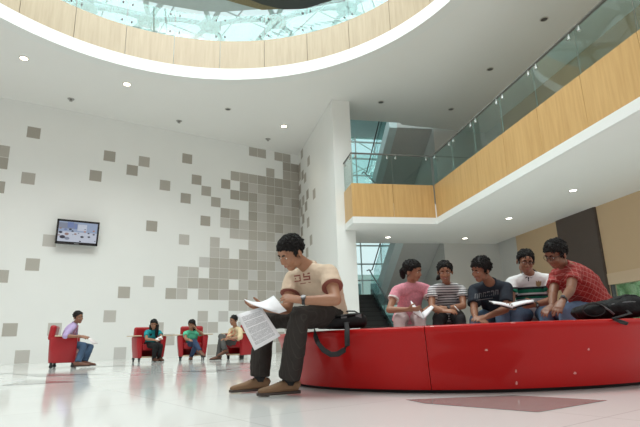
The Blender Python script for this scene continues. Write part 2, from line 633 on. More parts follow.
for k in range(NP):
    am = 2 * PI * (k + 0.5) / NP
    if not (-0.6 < am < 2.9 or am > 2 * PI - 0.6): continue
    a0 = 2 * PI * k / NP + 0.002; a1 = 2 * PI * (k + 1) / NP - 0.002
    mb = MB(); arc_wall(mb, RING_R + 0.05, RING_R + 0.062, ZC + 1.26, ZC + 2.12, a0, a1, 6)
    gp = tag(mb.build('glass_panel', M_glass, gal), 'clear glass balustrade pane')
    for a in (a0 + .02, a1 - .02):
        for z in (ZC + 1.42, ZC + 1.98):
            mb = MB()
            d = V((math.cos(a), math.sin(a), 0))
            p = RING_C + d * (RING_R + 0.056) + AX_Z * z
            mb.loft([p - d * .03, p + d * .03], [.022, .022], n=8)
            mb.build('glass_fixing', M_dsteel, gp)

# ---- glazed roof on a steel space frame, high above the gallery
roof = thing('glazed_roof', (2.0, 12.0, 15.0), 'teal glazed roof on white branching steel frame above the round opening', 'roof')
mb = MB()
def roof_z(x, y): return 14.6 + 0.06 * (y - 12) - 0.012 * (x - 4) ** 2
for i in range(-5, 9):
    for j in range(-1, 11):
        x0, y0 = i * 2.6, j * 2.6
        pts = [V((x0 + .02, y0 + .02, 0)), V((x0 + 2.58, y0 + .02, 0)), V((x0 + 2.58, y0 + 2.58, 0)), V((x0 + .02, y0 + 2.58, 0))]
        for p in pts: p.z = roof_z(p.x, p.y)
        mb.add(pts + [p + V((0, 0, .02)) for p in pts], [(0, 3, 2, 1), (4, 5, 6, 7), (0, 1, 5, 4), (1, 2, 6, 5), (2, 3, 7, 6), (3, 0, 4, 7)])
mb.build('roof_glazing', M_roofglass, roof)
M_frame = mat('roof_steel', (0.62, 0.70, 0.70), 0.5)
row_a = [(-3.4, 21.2), (-0.8, 20.8), (1.8, 20.6), (4.3, 20.2), (6.8, 19.2), (9.2, 17.4), (11.4, 15.0), (13.2, 12.2)]
hd = {}
for i, (x, y) in enumerate(row_a):
    out = (V((x, y)) - RING_C.xy).normalized()
    nx = V(row_a[min(i + 1, 7)]) - V(row_a[max(i - 1, 0)])
    for j, (k, dx) in enumerate(((0, 0), (-3.3, .25), (3.3, .25))):
        q = V((x, y)) + out * k + nx * dx
        hd[(i, j)] = V((q.x, q.y, 14.35 - k * .05))
for key, p in hd.items():
    mb = MB(); mb.loft([p + V((0, 0, -.06)), p + V((0, 0, .08))], [.48, .48], n=12); mb.build('steel_node', M_frame, roof)
for i in range(8):
    for (a_, b_) in (((i, 0), (i + 1, 0)), ((i, 1), (i + 1, 1)), ((i, 2), (i + 1, 2)), ((i, 0), (i, 1)), ((i + 1, 0), (i, 1)), ((i, 0), (i, 2)), ((i + 1, 0), (i, 2))):
        if a_ in hd and b_ in hd:
            p, e = hd[a_], hd[b_]
            mid = (p + e) / 2 + V((0, 0, .22))
            mb = MB(); mb.loft([p, p.lerp(mid, .5) + V((0, 0, .06)), mid, e.lerp(mid, .5) + V((0, 0, .06)), e], [.115] * 5, n=8)
            mb.build('frame_strut', M_frame, roof, smooth=True)
mb = MB()
for i in range(-5, 10):
    x = i * 2.6
    mb.loft([V((x, y, roof_z(x, y) - .03)) for y in (-2.6, 8, 18, 28.6)], [.035] * 4, n=6)
for j in range(-1, 12):
    y = j * 2.6
    mb.loft([V((x, y, roof_z(x, y) - .03)) for x in (-13, -4, 4, 12, 23)], [.035] * 5, n=6)
mb.build('glazing_bar', M_frame, roof)
# solid grey soffit, timber beam and dark mesh screen hanging in front of the roof
def slab_from(pixels, z, th, name, m):
    pts = []
    for x, y in pixels:
        d = (at(x, y, 1) - CAM_C)
        pts.append(CAM_C + d * ((z - CAM_C.z) / d.z))
    mb = MB(); mb.add(pts + [p + V((0, 0, th)) for p in pts], [list(range(len(pts))), list(range(len(pts), 2 * len(pts)))] +
        [(i, (i + 1) % len(pts), len(pts) + (i + 1) % len(pts), len(pts) + i) for i in range(len(pts))])
    return struct(mb.build(name, m))
slab_from([(132, -40), (128, -3), (160, 4), (200, 11), (222, 12), (262, 9), (258, -40)], 12.6, .3, 'trim_2', mat('roof_soffit', (0.50, 0.52, 0.52), 0.7))
slab_from([(205, -40), (222, -1), (243, 5), (262, 10), (300, 8), (245, -12), (240, -40)], 12.5, .25, 'trim_3', wood('roof_beam', (0.20, 0.14, 0.08), (0.30, 0.22, 0.12)))
slab_from([(238, -40), (243, -3), (262, 4.5), (283, 9.5), (304, 9), (345, 1.5), (355, -40)], 12.4, .06, 'trim_4', mat('dark_mesh', (0.045, 0.04, 0.035), 0.6, var=0.5, scale=60))

# ================================================================== gallery on the right
mb = MB()
mb.ubox(-10, 2.87, 0.03, 3.43, ZB, ZB + 0.6)
mb.ubox(0.03, 0.945, -2.44, 0.03, ZB, ZB + 0.6)
mb.ubox(0.945, 2.87, -2.12, 0.03, ZB, ZB + 0.6)
struct(mb.build('floor_upper', mat('soffit_paint', (0.85, 0.845, 0.82), 0.8, var=0.015, scale=1.0)))
balc = thing('gallery_balcony', tuple(guv(0, 0, ZB)), 'angled upper balcony with oak fascia, glass balustrade and steel handrail', 'balcony')
mb = MB()
mb.ubox(-10, 0.03, 0, 0.06, ZB - .004, ZB + .18); mb.ubox(0, 0.06, -2.47, 0, ZB - .004, ZB + .18); mb.ubox(0.06, 0.945, -2.47, -2.41, ZB - .004, ZB + .18)
tag(mb.build('edge_band', M_white, balc), 'white lower edge band')
mb = MB()
uu = 0.0
while uu > -10:
    mb.ubox(max(uu - 1.25, -10) + .004, uu - .004, 0.02, 0.09, ZB + .19, ZB + 1.16)
    uu -= 1.25
mb.ubox(0.02, 0.09, -1.24, -.004, ZB + .19, ZB + 1.16); mb.ubox(0.02, 0.09, -2.455, -1.248, ZB + .19, ZB + 1.16)
mb.ubox(0.095, 0.94, -2.455, -2.39, ZB + .19, ZB + 1.16); mb.ubox(0.095, 0.3, -2.44, -2.395, ZB + .19, ZB + 1.16)
tag(mb.build('fascia', M_woodo, balc), 'honey oak panelled fascia')
ZG0, ZG1 = ZB + 1.16, ZB + 2.03
def pane(u0, u1, v0, v1, fix):
    mb = MB(); mb.ubox(u0, u1, v0, v1, ZG0, ZG1)
    mb.m = ([1, 1] + [0] * 2 + [1, 1]) if u1 - u0 > v1 - v0 else ([0] * 2 + [1] * 4)
    g = mb.build('glass_panel', [M_glass, M_glass_edge], balc)
    for (u, v) in fix:
        mb = MB()
        p = guv(u, v, ZG1 - .06)
        mb.loft([p - AX_Z * .035, p - AX_Z * .03, p + AX_Z * .02, p + AX_Z * .03, p + AX_Z * .10], [.03, .036, .036, .013, .013], n=8)
        mb.build('glass_clamp', M_chrome, g)
for k in range(8):
    u1 = -1.25 * k - .01; u0 = u1 - 1.23
    pane(u0, u1, .05, .062, [(u0 + .12, .056), (u1 - .12, .056)])
pane(.05, .062, -1.20, -.01, [(.056, -1.08), (.056, -.13)]); pane(.05, .062, -2.42, -1.22, [(.056, -2.3), (.056, -1.34)])
pane(.08, 0.93, -2.43, -2.418, [(.2, -2.424), (.8, -2.424)])
mb = MB()
mb.loft([guv(-10, .056, ZG1 + .045), guv(.056, .056, ZG1 + .045), guv(.056, -2.424, ZG1 + .045), guv(.93, -2.424, ZG1 + .045)], [.028] * 4, side=AX_Z, n=8)
tag(mb.build('handrail', mat('handrail_steel', (0.15, 0.15, 0.135), 0.35, 0.6), balc, smooth=True), 'round steel handrail')

# ---- walls behind and under the gallery
mb = MB()
mb.ubox(-10, -3.6, 3.43, 3.63, 1.50, 8.2); mb.ubox(-3.6, -2.12, 3.43, 3.63, 1.50, 8.2); mb.ubox(-2.12, 1.51, 3.43, 3.63, 0, 8.2)
mb.ubox(1.51, 1.60, 3.43, 3.70, 0, 8.2)
for v in (v for v in ()): pass
mb.ubox(-10, -2.12, 3.415, 3.43, 1.50, 1.77, 1)
struct(mb.build('wall_right', [M_beige, M_beige2]))
mb = MB(); mb.ubox(2.87, 3.0, 1.48, 3.7, 0, 10.9)
mb.ubox(1.60, 2.87, 3.55, 3.7, 0, 8.4)
struct(mb.build('wall_stair', M_greywall))
mb = MB(); mb.ubox(-2.09, -0.56, 3.37, 3.45, 0, ZB); mb.ubox(-2.12, -2.09, 3.385, 3.45, 0, ZB)
struct(mb.build('trim_5', M_brown))
mb = MB()
mb.ubox(-8.0, -2.12, 3.50, 3.51, 0.06, 1.50)
win = mb.build('window_1', M_glass); struct(win)
mb = MB(); mb.ubox(-10, -2.12, 3.44, 3.58, 0, .06)
for u in (-2.16, -4.1, -6.1, -8.0): mb.ubox(u, u + .05, 3.46, 3.56, .06, 1.5)
mb.build('window_frame', mat('dark_frame', (0.10, 0.10, 0.10), 0.4), win)

# ---- stair hall: window wall, dog-leg stair with glass balustrades
M_winframe = mat('white_window_frame', (0.82, 0.88, 0.89), 0.5)
hall = MB()
hall.ubox(7.5, 7.7, -3.2, 3.8, 9.34, 10.9, 0)
hall.ubox(2.3, 7.7, -3.1, -2.93, 7.9, 10.9, 0)
hall.ubox(3.0, 7.7, 1.49, 1.62, 0, 10.6, 1)
hall.ubox(2.0, 7.8, -3.1, 3.8, 10.9, 11.1, 0)
struct(hall.build('wall_stair_hall', [M_teal, M_greywall]))
mb = MB(); mb.ubox(7.58, 7.59, -3.1, 1.5, 0.0, 9.34)
win2 = struct(mb.build('window_2', glass('window_glass', (0.84, 0.96, 0.97))))
mb = MB()
for v in (-2.9, -2.0, -1.1, -0.2, 0.7, 1.44): mb.ubox(7.5, 7.57, v - .022, v + .022, 0, 9.34)
for z in (0.1, 1.0, 1.9, 2.8, 3.5, 4.3, 5.1, 5.9, 6.7, 7.5, 8.3, 9.1): mb.ubox(7.49, 7.56, -3.1, 1.5, z - .028, z + .028)
mb.build('window_frame', M_winframe, win2)

stair = thing('dog_leg_staircase', tuple(guv(2.87, -1.0, 0)), 'dog-leg staircase with dark treads, glass balustrades and steel handrail behind the red bench', 'staircase')
M_tread = mat('dark_granite', (0.035, 0.037, 0.04), 0.35, var=0.3, scale=50)
M_riser = mat('dark_riser', (0.06, 0.063, 0.066), 0.5)
M_string = mat('stair_white', (0.60, 0.70, 0.71), 0.6)
M_under = mat('stair_soffit', (0.50, 0.50, 0.485), 0.8)
U0, U1, NS = 2.95, 6.0, 12
def flight(z0, rise, up_away, v0, v1):
    n = NS; dz = rise / n; du = (U1 - U0) / n
    for k in range(n):
        ua = U0 + du * k if up_away else U1 - du * (k + 1)
        mb = MB(); mb.ubox(ua - .02, ua + du + .0, v0, v1, z0 + dz * (k + 1) - .05, z0 + dz * (k + 1), 0)
        if up_away: mb.ubox(ua, ua + .03, v0, v1, z0 + dz * k, z0 + dz * (k + 1) - .05, 1)
        else: mb.ubox(ua + du - .03, ua + du, v0, v1, z0 + dz * k, z0 + dz * (k + 1) - .05, 1)
        mb.build('step', [M_tread, M_riser], stair)
    s = 1 if up_away else -1
    ua, ub = (U0, U1) if up_away else (U1, U0)
    mb = MB()
    def beam(va, vb, lo, hi, mi):
        p = [guv(ua, va, z0 + lo), guv(ub, va, z0 + rise + lo), guv(ub, va, z0 + rise + hi), guv(ua, va, z0 + hi)]
        q = [guv(ua, vb, z0 + lo), guv(ub, vb, z0 + rise + lo), guv(ub, vb, z0 + rise + hi), guv(ua, vb, z0 + hi)]
        mb.add(p + q, [(0, 1, 2, 3), (7, 6, 5, 4), (0, 4, 5, 1), (1, 5, 6, 2), (2, 6, 7, 3), (3, 7, 4, 0)], mi)
    if not up_away:
        beam(v0 - .04, v0 + .25, -.42, .12, 0)
        beam(v0 + .25, v1, -.40, -.02, 1)
    else:
        beam(v1 - .01, v1 + .07, -.22, .22, 2); beam(v0 + .02, v1 - .02, -.30, -.12, 2) if z0 > 1 else None
    mb.build('stringer', [M_string, M_under, mat('dark_stringer', (0.03, 0.045, 0.045), 0.3)], stair)
    mb = MB()
    vg = v0 - .02 if not up_away else v1 + .03
    beam(vg, vg + .012, .12, .95, 0)
    mb.build('glass_panel', M_stairglass, stair)
    mb = MB()
    ve = vg - .05
    mb.loft([guv(ua - s * .3, ve, z0 + 1.0), guv(ua, ve, z0 + 1.0), guv(ub, ve, z0 + rise + 1.0), guv(ub + s * .3, ve, z0 + rise + 1.0)], [.024] * 4, n=8)
    mb.build('handrail', M_dsteel, stair, smooth=True)
flight(0.0, 2.05, True, -1.95, -0.30)
flight(2.05, 2.05, False, -0.12, 1.48)
flight(4.1, 2.05, True, -1.95, -0.30)
flight(6.15, 2.05, False, -0.12, 1.48)
mb = MB(); mb.ubox(6.0, 7.4, -1.95, 1.48, 1.86, 2.05); mb.ubox(6.0, 7.4, -1.95, 1.48, 5.96, 6.15)
mb.build('landing', [M_under], stair)

# ---- what shows through the windows
bld = thing('office_building', tuple(guv(24, 0, 0)), 'pale concrete office building seen through the tall stair windows', 'building')
mb = MB(); mb.ubox(24, 34, -9, 14, 0, 5.2); mb.build('facade', mat('pale_concrete', (0.80, 0.84, 0.85), 0.8), bld)
for k in range(8):
    for z in (0.8, 3.2):
        mb = MB(); mb.ubox(23.92, 24.1, -7 + k * 2.4, -5.4 + k * 2.4, z, z + 1.3)
        mb.build('window', mat('far_window', (0.20, 0.26, 0.28), 0.2), bld)
M_leaf = mat('tree_leaves', (0.52, 0.66, 0.42), 0.8, var=0.4, scale=30)
M_bark = mat('tree_bark', (0.16, 0.11, 0.07), 0.9)
random.seed(11)
for k, (u, v, hgt, lab) in enumerate(((7.0, 11.4, 4.4, 'leafy green tree outside the low window, next to the brown pillar'),
                                      (2.9, 9.0, 3.8, 'leafy green tree outside the low window, at the right edge of the photo'))):
    p = guv(u, v, 0)
    t = thing('tree', tuple(p), lab, 'tree', 'trees outside the low window')
    mb = MB(); mb.loft([p, p + V((0, 0, hgt * .6))], [.12, .07], n=8); mb.build('trunk', M_bark, t)
    mb = MB()
    for i in range(700):
        d = V((random.gauss(0, 1), random.gauss(0, 1), random.gauss(0, .8))).normalized() * (random.random() ** .4)
        c = p + V((d.x * 1.7, d.y * 1.7, hgt * .55 + d.z * hgt * .5))
        r = Euler((random.random() * 6, random.random() * 6, 0)).to_matrix()
        mb.box(c, (.32, .16, .02), r)
    mb.build('foliage', M_leaf, t)
mb = MB(); mb.ubox(-16, 22, 3.75, 40, -.3, -.02); mb.ubox(8, 40, -30, 3.75, -.3, -.02)
tag(mb.build('lawn', mat('lawn_grass', (0.30, 0.40, 0.18), 0.9, var=0.3, scale=20)), 'green lawn outside the windows', 'lawn')
# ================================================================== red ring bench
M_red = mat('red_lacquer', (0.40, 0.006, 0.006), 0.30, spec=.12, var=0.05, scale=3, coat=0.22, coat_rough=0.05)
M_gapshadow = mat('painted_gap_shadow', (0.02, 0.018, 0.018), 0.8)  # near-black plinth colour paints in the recess shadow below the bench
B_C, B_E, B_W = V((3.766, 3.496, 0)), V((0.8434, -0.5373, 0)).normalized(), V((0.5373, 0.8434, 0)).normalized()
def bench_pt(t, da, z, hole=False):
    c, s = math.cos(t), math.sin(t)
    if hole: a, b = 1.0 + da, 0.62 + da
    else: a, b = (1.6 if c < 0 else 1.85) + da, 1.526 + da
    return B_C + B_E * (a * c) + B_W * (b * s) + AX_Z * z
def rim_z(t): return 0.450 + 0.012 * math.cos(t)
bench = thing('ring_bench', (B_C.x, B_C.y, 0), 'large glossy red ring-shaped bench with outward sloping sides', 'bench')
def bench_section(t0, t1, n):
    rings = []
    for k in range(n + 1):
        t = t0 + (t1 - t0) * k / n
        h = rim_z(t)
        prof = [(0.0, .025, 0), (.035, .15, 0), (.068, .30, 0), (.085, h - .075, 0), (.096, h - .055, 0), (.100, h - .03, 0), (.096, h - .012, 0), (.085, h - .003, 0), (.06, h, 0),
                (.05, h, 1), (.01, h - .015, 1), (0.0, h - .05, 1), (0.03, .025, 1)]
        rings.append([bench_pt(t, d, z, hole) for d, z, hole in prof])
    mb = MB(); mb.rings(rings); return mb
def t_of_px(px):
    best = None
    for k in range(1800):
        t = PI + PI * k / 1800
        p = bench_pt(t, .1, .44) - CAM_C
        x = 320 + CAM_F * p.dot(RX) / p.dot(FW)
        if best is None or abs(x - px) < best[0]: best = (abs(x - px), t)
    return best[1]
def rim(px, inward=0.0, z=None):
    """a point on the near rim of the bench below photo column px"""
    t = t_of_px(px)
    p = bench_pt(t, .1 - inward, rim_z(t) if z is None else z)
    return p
ts = t_of_px(424)
cuts = [ts - 2 * PI, ts - 2 * PI + 1.15, ts - 2 * PI + 2.3, ts - 2 * PI + 3.5, ts - 1.45, ts]
for i in range(5):
    o = bench_section(cuts[i] + .0012, cuts[i + 1] - .0012, 36).build('bench_section', M_red, bench, smooth=True)
    e = o.modifiers.new('split', 'EDGE_SPLIT'); e.split_angle = math.radians(55)
mb = MB()
rings = []
for k in range(120):
    t = 2 * PI * k / 120
    rings.append([bench_pt(t, -.05, 0.001), bench_pt(t, -.05, .03), bench_pt(t, .06, .03, True), bench_pt(t, .06, .001, True)])
mb.rings(rings, closed=True)
tag(mb.build('plinth', M_gapshadow, bench), 'recessed plinth coloured dark as the shadow gap under the bench')

secs = [o for o in bench.children if o.name.startswith('bench_section')]
M_scuff = mat('scuffed_paint', (0.62, 0.30, 0.27), .6, var=.2, scale=200)
M_chip = mat('chipped_rim', (0.70, 0.50, 0.47), .6, var=.2, scale=200)
bt = []
for o in secs: bt.append((BVHTree.FromPolygons([v.co + B_C for v in o.data.vertices], [p.vertices[:] for p in o.data.polygons]), o))
def scuff(px, py, w, h, m):
    pts, own = [], None
    for k in range(9):
        a = 2 * PI * k / 9
        d = (at(px + w * .5 * math.cos(a) * (1 + .3 * math.sin(3 * a)), py + h * .5 * math.sin(a) * (1 + .2 * math.cos(2 * a)), 1) - CAM_C).normalized()
        best = None
        for tr_, o in bt:
            hit = tr_.ray_cast(CAM_C, d)
            if hit[0] is not None and (best is None or hit[3] < best[1]): best = (hit[0], hit[3], o)
        if best is None: return
        pts.append(best[0] - d * .0015); own = best[2]
    mb = MB(); mb.add(pts + [p + (p - CAM_C).normalized() * .002 for p in pts], [list(range(9)), list(range(9, 18))[::-1]] + [(i, (i + 1) % 9, 9 + (i + 1) % 9, 9 + i) for i in range(9)])
    tag(mb.build('scuff', m, bench), 'small pale scuff in the red paint')
for sc in ((486.4, 350, 3, 2.4, M_scuff), (588.7, 349.2, 2, 3, M_scuff), (516.6, 383, 2, 4.5, M_scuff), (575, 373, 3, 3, M_scuff), (516.0, 371, 1.6, 4, M_scuff)): scuff(*sc)
for sc in ((565, 319.6, 6, 1.3, M_chip), (578.5, 318.9, 4, 1.5, M_chip), (608, 317.8, 3, 1.2, M_chip), (513, 322.6, 5, 1.2, M_chip), (432, 326.3, 4, 1.0, M_chip)): scuff(*sc)

# ================================================================== ceiling lamps
M_lamp_on = mat('lamp_lit', (1.0, 0.86, 0.62), 0.5, emit=14.0)
M_lamp_bal = mat('lamp_lit_cool', (1.0, 0.95, 0.82), 0.5, emit=10.0)
M_lamp_off = mat('lamp_unlit', (0.10, 0.10, 0.095), 0.3)
M_ring = mat('lamp_ring', (0.62, 0.60, 0.55), 0.3, 0.4)
M_ringw = mat('lamp_ring_white', (0.78, 0.78, 0.76), 0.4)
def lamp(x, y, z, r, m_face, m_ring, label, group=None, spot=0):
    t = thing('downlight', (x, y, z), label, 'ceiling lamp', group)
    mb = MB()
    rings = []
    for k in range(20):
        a = 2 * PI * k / 20
        d = V((math.cos(a), math.sin(a), 0))
        rings.append([d * r + V((0, 0, -.001)), d * r + V((0, 0, -.012)), d * (r * .78) + V((0, 0, -.018)), d * (r * .78) + V((0, 0, -.001))])
    mb.rings(rings, closed=True); mb.build('trim_ring', m_ring, t, local=True)
    mb = MB(); mb.loft([V((0, 0, -.001)), V((0, 0, -.008))], [r * .78] * 2, n=20); mb.build('lamp_face', m_face, t, local=True)
    if spot:
        ld = bpy.data.lights.new('lamp_light', 'SPOT'); ld.energy = spot; ld.color = (1, .86, .64); ld.spot_size = math.radians(95); ld.spot_blend = .9; ld.shadow_soft_size = .08
        lo = bpy.data.objects.new('lamp_light', ld); col.objects.link(lo); lo.parent = t; lo.location = (0, 0, -.05)
for px, py, lab, on in ((24, 58, 'lit round ceiling lamp nearest the left edge, under the maple ring', 1), (127, 84, 'lit round ceiling lamp above the row of floating tiles, second from left', 1),
                        (284, 126, 'lit round ceiling lamp close to the white wall corner', 1), (228, 109, 'unlit brown round ceiling lamp left of the corner lamp', 0),
                        (381, 102, 'unlit dark round ceiling lamp just right of the white column top', 0), (451, 109, 'unlit dark round ceiling lamp above the glass landing corner', 0),
                        (490, 69, 'unlit dark round ceiling lamp beside the long balcony handrail, middle one', 0), (544, 19, 'unlit dark round ceiling lamp at the top right, nearest the viewer', 0)):
    d = at(px, py, 1) - CAM_C
    p = CAM_C + d * ((ZC - CAM_C.z) / d.z)
    lamp(p.x, p.y, ZC, .115 if on else .10, M_lamp_on if on else M_lamp_off, M_ring, lab, 'lit ceiling lamps' if on else 'unlit ceiling lamps', 60 if on else 0)
for px, py, lab in ((388, 237, 'small lit lamp in the soffit above the stairs'), (465, 238, 'small lit soffit lamp, farthest along the long balcony'), (509, 218, 'small lit soffit lamp, middle one under the long balcony'),
                    (573, 190, 'small lit soffit lamp above the brown pillar, nearest the viewer')):
    d = at(px, py, 1) - CAM_C
    p = CAM_C + d * ((ZB - CAM_C.z) / d.z)
    lamp(p.x, p.y, ZB, .10, M_lamp_bal, M_ringw, lab, 'lit soffit lamps', 12)
M_spr = mat('sprinkler_metal', (0.40, 0.39, 0.37), 0.4, .5)
for px, py, lab in ((71, 99, 'small grey ceiling sprinkler above the television'), (179, 121, 'small grey ceiling sprinkler midway along the back wall'), (268, 139, 'small grey ceiling sprinkler near the wall corner')):
    d = at(px, py, 1) - CAM_C
    p = CAM_C + d * ((ZC - CAM_C.z) / d.z)
    t = thing('sprinkler', tuple(p), lab, 'sprinkler', 'ceiling sprinklers')
    mb = MB(); mb.loft([V((0, 0, 0)), V((0, 0, -.015))], [.10, .085], n=14); mb.build('rose', M_spr, t, local=True)
    mb = MB(); mb.loft([V((0, 0, -.015)), V((0, 0, -.06)), V((0, 0, -.062)), V((0, 0, -.07))], [.02, .02, .05, .05], n=10); mb.build('nozzle', M_spr, t, local=True)

# ================================================================== television
M_tvb = mat('tv_black', (0.012, 0.012, 0.013), 0.25)
tv = thing('television', (1.80, 16.25, 3.74), 'black flat television showing a classroom, mounted high on the white tiled wall', 'television')
TR = Euler((math.radians(12), 0, 0)).to_matrix()
def tvp(x, y, z): return TR @ V((x, y, z))
mb = MB()
mb.box(tvp(0, -.06, 0), (1.15, .10, .73), TR)
mb.build('casing', M_tvb, tv, local=True, bevel=.012)
mb = MB()
for x, z, sx, sz in ((0, .335, 1.15, .06), (0, -.325, 1.15, .08), (-.55, 0, .05, .73), (.55, 0, .05, .73)): mb.box(tvp(x, -.12, z), (sx, .02, sz), TR)
bez = mb.build('bezel', M_tvb, tv, local=True)
mb = MB(); mb.box(tvp(0, -.131, -.335), (.13, .004, .018), TR); mb.build('badge', mat('tv_badge', (.35, .35, .36), .4), bez, local=True)
SC = [('scr_wall', (.42, .52, .72)), ('scr_pale', (.74, .80, .93)), ('scr_dark', (.035, .035, .06)), ('scr_orange', (.62, .20, .05)), ('scr_skin', (.40, .25, .22)), ('scr_blue', (.22, .30, .58)), ('scr_grey', (.30, .34, .44))]
SM = [mat(n, c, .3, var=.08, scale=20, emit=.62) for n, c in SC]
for m_ in SM:
    nt_ = m_.node_tree; b_ = nt_.nodes['Principled BSDF']
    l_ = b_.inputs['Base Color'].links[0]; nt_.links.new(l_.from_socket, b_.inputs['Emission Color']); nt_.links.remove(b_.inputs['Base Color'].links[0]); b_.inputs['Base Color'].default_value = (.01, .01, .012, 1)
mb = MB()
def q(x0, x1, z0, z1, mi, y=-.114):
    mb.add([tvp(x0, y, z0), tvp(x1, y, z0), tvp(x1, y, z1), tvp(x0, y, z1)], [(0, 1, 2, 3)], mi)
X = lambda u: -.525 + 1.05 * u
Z = lambda w: .305 - .59 * w
def qq(u0, u1, w0, w1, mi, lay): q(X(u0), X(u1), Z(w1), Z(w0), mi, -.114 - .0006 * lay)
qq(0, 1, 0, 1, 0, 0); qq(0, 1, .5, 1, 1, 1); qq(0, .5, .06, .35, 6, 1); qq(.48, .72, .1, .42, 1, 1); qq(.40, .47, .1, .35, 5, 2); qq(.8, .95, .08, .4, 0, 1); qq(.22, .38, .02, .3, 5, 2)
for u, w, s, mi in ((.06, .55, .11, 2), (.22, .62, .12, 4), (.30, .38, .08, 2), (.36, .46, .07, 2), (.44, .6, .08, 4), (.12, .78, .16, 2), (.24, .84, .14, 6), (.62, .72, .1, 2), (.80, .7, .08, 2), (.78, .52, .06, 2),
                    (.92, .56, .07, 2), (.58, .95, .06, 2), (.05, .35, .07, 4), (.18, .4, .09, 5), (.68, .45, .06, 3), (.68, .33, .04, 2), (.91, .38, .06, 3), (.52, .55, .05, 6), (.03, .7, .06, 4), (.38, .64, .04, 6), (.97, .9, .04, 2)):
    n = 8
    c = (X(u), Z(w))
    mb.add([tvp(c[0] + s * .5 * math.cos(2 * PI * k / n), -.1165 - .0001 * u, c[1] + s * .32 * math.sin(2 * PI * k / n)) for k in range(n)], [list(range(n))], mi)
tag(mb.build('screen', SM, tv, local=True), 'lit screen with a picture of people in a bright room')
mb = MB(); mb.box((0, .09, 0), (.34, .20, .26)); mb.box((0, .19, 0), (.5, .03, .4)); mb.build('wall_bracket', M_tvb, tv, local=True)

# ================================================================== red tub chairs
M_leather = mat('red_leather', (0.38, 0.009, 0.015), 0.38, var=0.06, scale=6)
M_birch = mat('birch_board', (0.66, 0.52, 0.36), 0.4, var=.08, scale=12)
M_black = mat('black_plastic', (0.015, 0.015, 0.016), 0.4)
def make_chair(loc, rotz, label):
    t = thing('tub_chair', loc, label, 'chair', 'red tub chairs by the back wall', rotz)
    KY = .78
    path = [(-.33, .31), (-.335, .1), (-.335, -.1), (-.31, -.24), (-.24, -.32), (-.12, -.355), (0, -.36), (.12, -.355), (.24, -.32), (.31, -.24), (.335, -.1), (.335, .1), (.33, .31)]
    inner = [(-.22, .31), (-.22, .1), (-.22, -.05), (-.20, -.15), (-.15, -.21), (-.08, -.235), (0, -.24), (.08, -.235), (.15, -.21), (.20, -.15), (.22, -.05), (.22, .1), (.22, .31)]
    mb = MB()
    rings = []
    for (x, y), (a, b) in zip(path, inner):
        y *= KY; b *= KY
        rings.append([V((x * .95, y * .96, .10)), V((x * 1.04, y, .34)), V((x * 1.10, y * 1.02, .57)), V((x * 1.06, y * 1.0, .60)), V((a * 1.04, b, .60)), V((a, b, .57)), V((a, b, .10))])
    mb.rings(rings); o = mb.build('shell', M_leather, t, smooth=True, local=True, bevel=.015)
    e = o.modifiers.new('split', 'EDGE_SPLIT'); e.split_angle = math.radians(50)
    mb = MB(); mb.box((0, .03, .345), (.435, .42, .15)); mb.build('seat', M_leather, t, local=True, bevel=.035)
    rt = Euler((math.radians(-7), 0, 0)).to_matrix()
    mb = MB(); mb.box((0, -.225, .68), (.56, .12, .30), rt); mb.build('backrest', M_leather, t, local=True, bevel=.045)
    mb = MB(); mb.box((0, .03, .115), (.46, .46, .03)); mb.build('base_board', M_birch, t, local=True, bevel=.004)
    for s in (-1, 1):
        mb = MB(); mb.box((s * .37, .06, .612), (.22, .42, .022)); mb.build('armrest_board', M_birch, t, local=True, bevel=.006)
        for y in (-.19, .19):
            mb = MB(); mb.loft([V((s * .27 - .012, y, .036)), V((s * .27 + .012, y, .036))], [.036, .036], n=12); mb.box((s * .27, y, .085), (.05, .05, .05))
            mb.build('caster', M_black, t, local=True)
    return t
def ground(px, d, z=0.0):
    a, b = at(px, 0, d), at(px, 427, d)
    return a.lerp(b, (z - a.z) / (b.z - a.z))
def rz_of(v): return math.atan2(-v.x, v.y)
def hd_(x, z):
    v = RX * x - V((FW.x, FW.y, 0)).normalized() * z
    v.z = 0
    return v.normalized()
def hd_at(px, x, z):
    r = FW + RX * ((px - 320) / CAM_F); r.z = 0; r.normalize()
    v = V((r.y, -r.x, 0)) * x - r * z
    return v.normalized()
CH = [(63, 10.0, hd_at(63, 1, .12), 'leftmost red tub chair in side view, seating the man in lavender'),
      (147, 12.1, hd_at(147, .35, .95), 'red tub chair of the woman in teal with black trousers, second from left'),
      (191.5, 12.3, hd_at(191, .08, 1), 'red tub chair of the woman in green with crossed legs'),
      (241.5, 12.0, hd_at(241, -.78, .62), 'red tub chair turned left, seating the man in the cream shirt')]
chairs = []
for i, (px, d, dr, lab) in enumerate(CH):
    p = ground(px, d)
    if i == 0: c0 = make_chair(tuple(p), rz_of(dr), lab); chairs.append(c0)
    else: chairs.append(dup(c0, p, rz_of(dr), lab))

# ================================================================== bags on the bench
M_nylon = mat('black_nylon', (0.008, 0.008, 0.009), 0.7, spec=.25, var=.3, scale=12, bump=.25, bscale=90)
M_strap = mat('black_webbing', (0.013, 0.013, 0.014), 0.7)
M_buckle = mat('grey_buckle', (0.12, 0.12, 0.125), 0.35, .4)
def along(a, b, n):
    return [V(a).lerp(V(b), k / n) for k in range(n + 1)]
c = ground(341, 3.86, .452)
bag = thing('laptop_bag', tuple(c), 'black nylon laptop bag lying on the red bench end beside the reading man', 'bag')
ex = (RX - AX_Z * RX.z).normalized(); ey = AX_Z.cross(ex)
R3 = Matrix((ex, ey, AX_Z)).transposed()
mb = MB()
mb.loft([c + ex * x + AX_Z * (.044 + .008 * (x > .1)) for x in (-.185, -.175, -.12, 0, .11, .18, .195)], [(.11, .030), (.135, .040), (.15, .042), (.15, .046), (.15, .052), (.13, .050), (.10, .036)], side=ey, n=20, power=3.2)
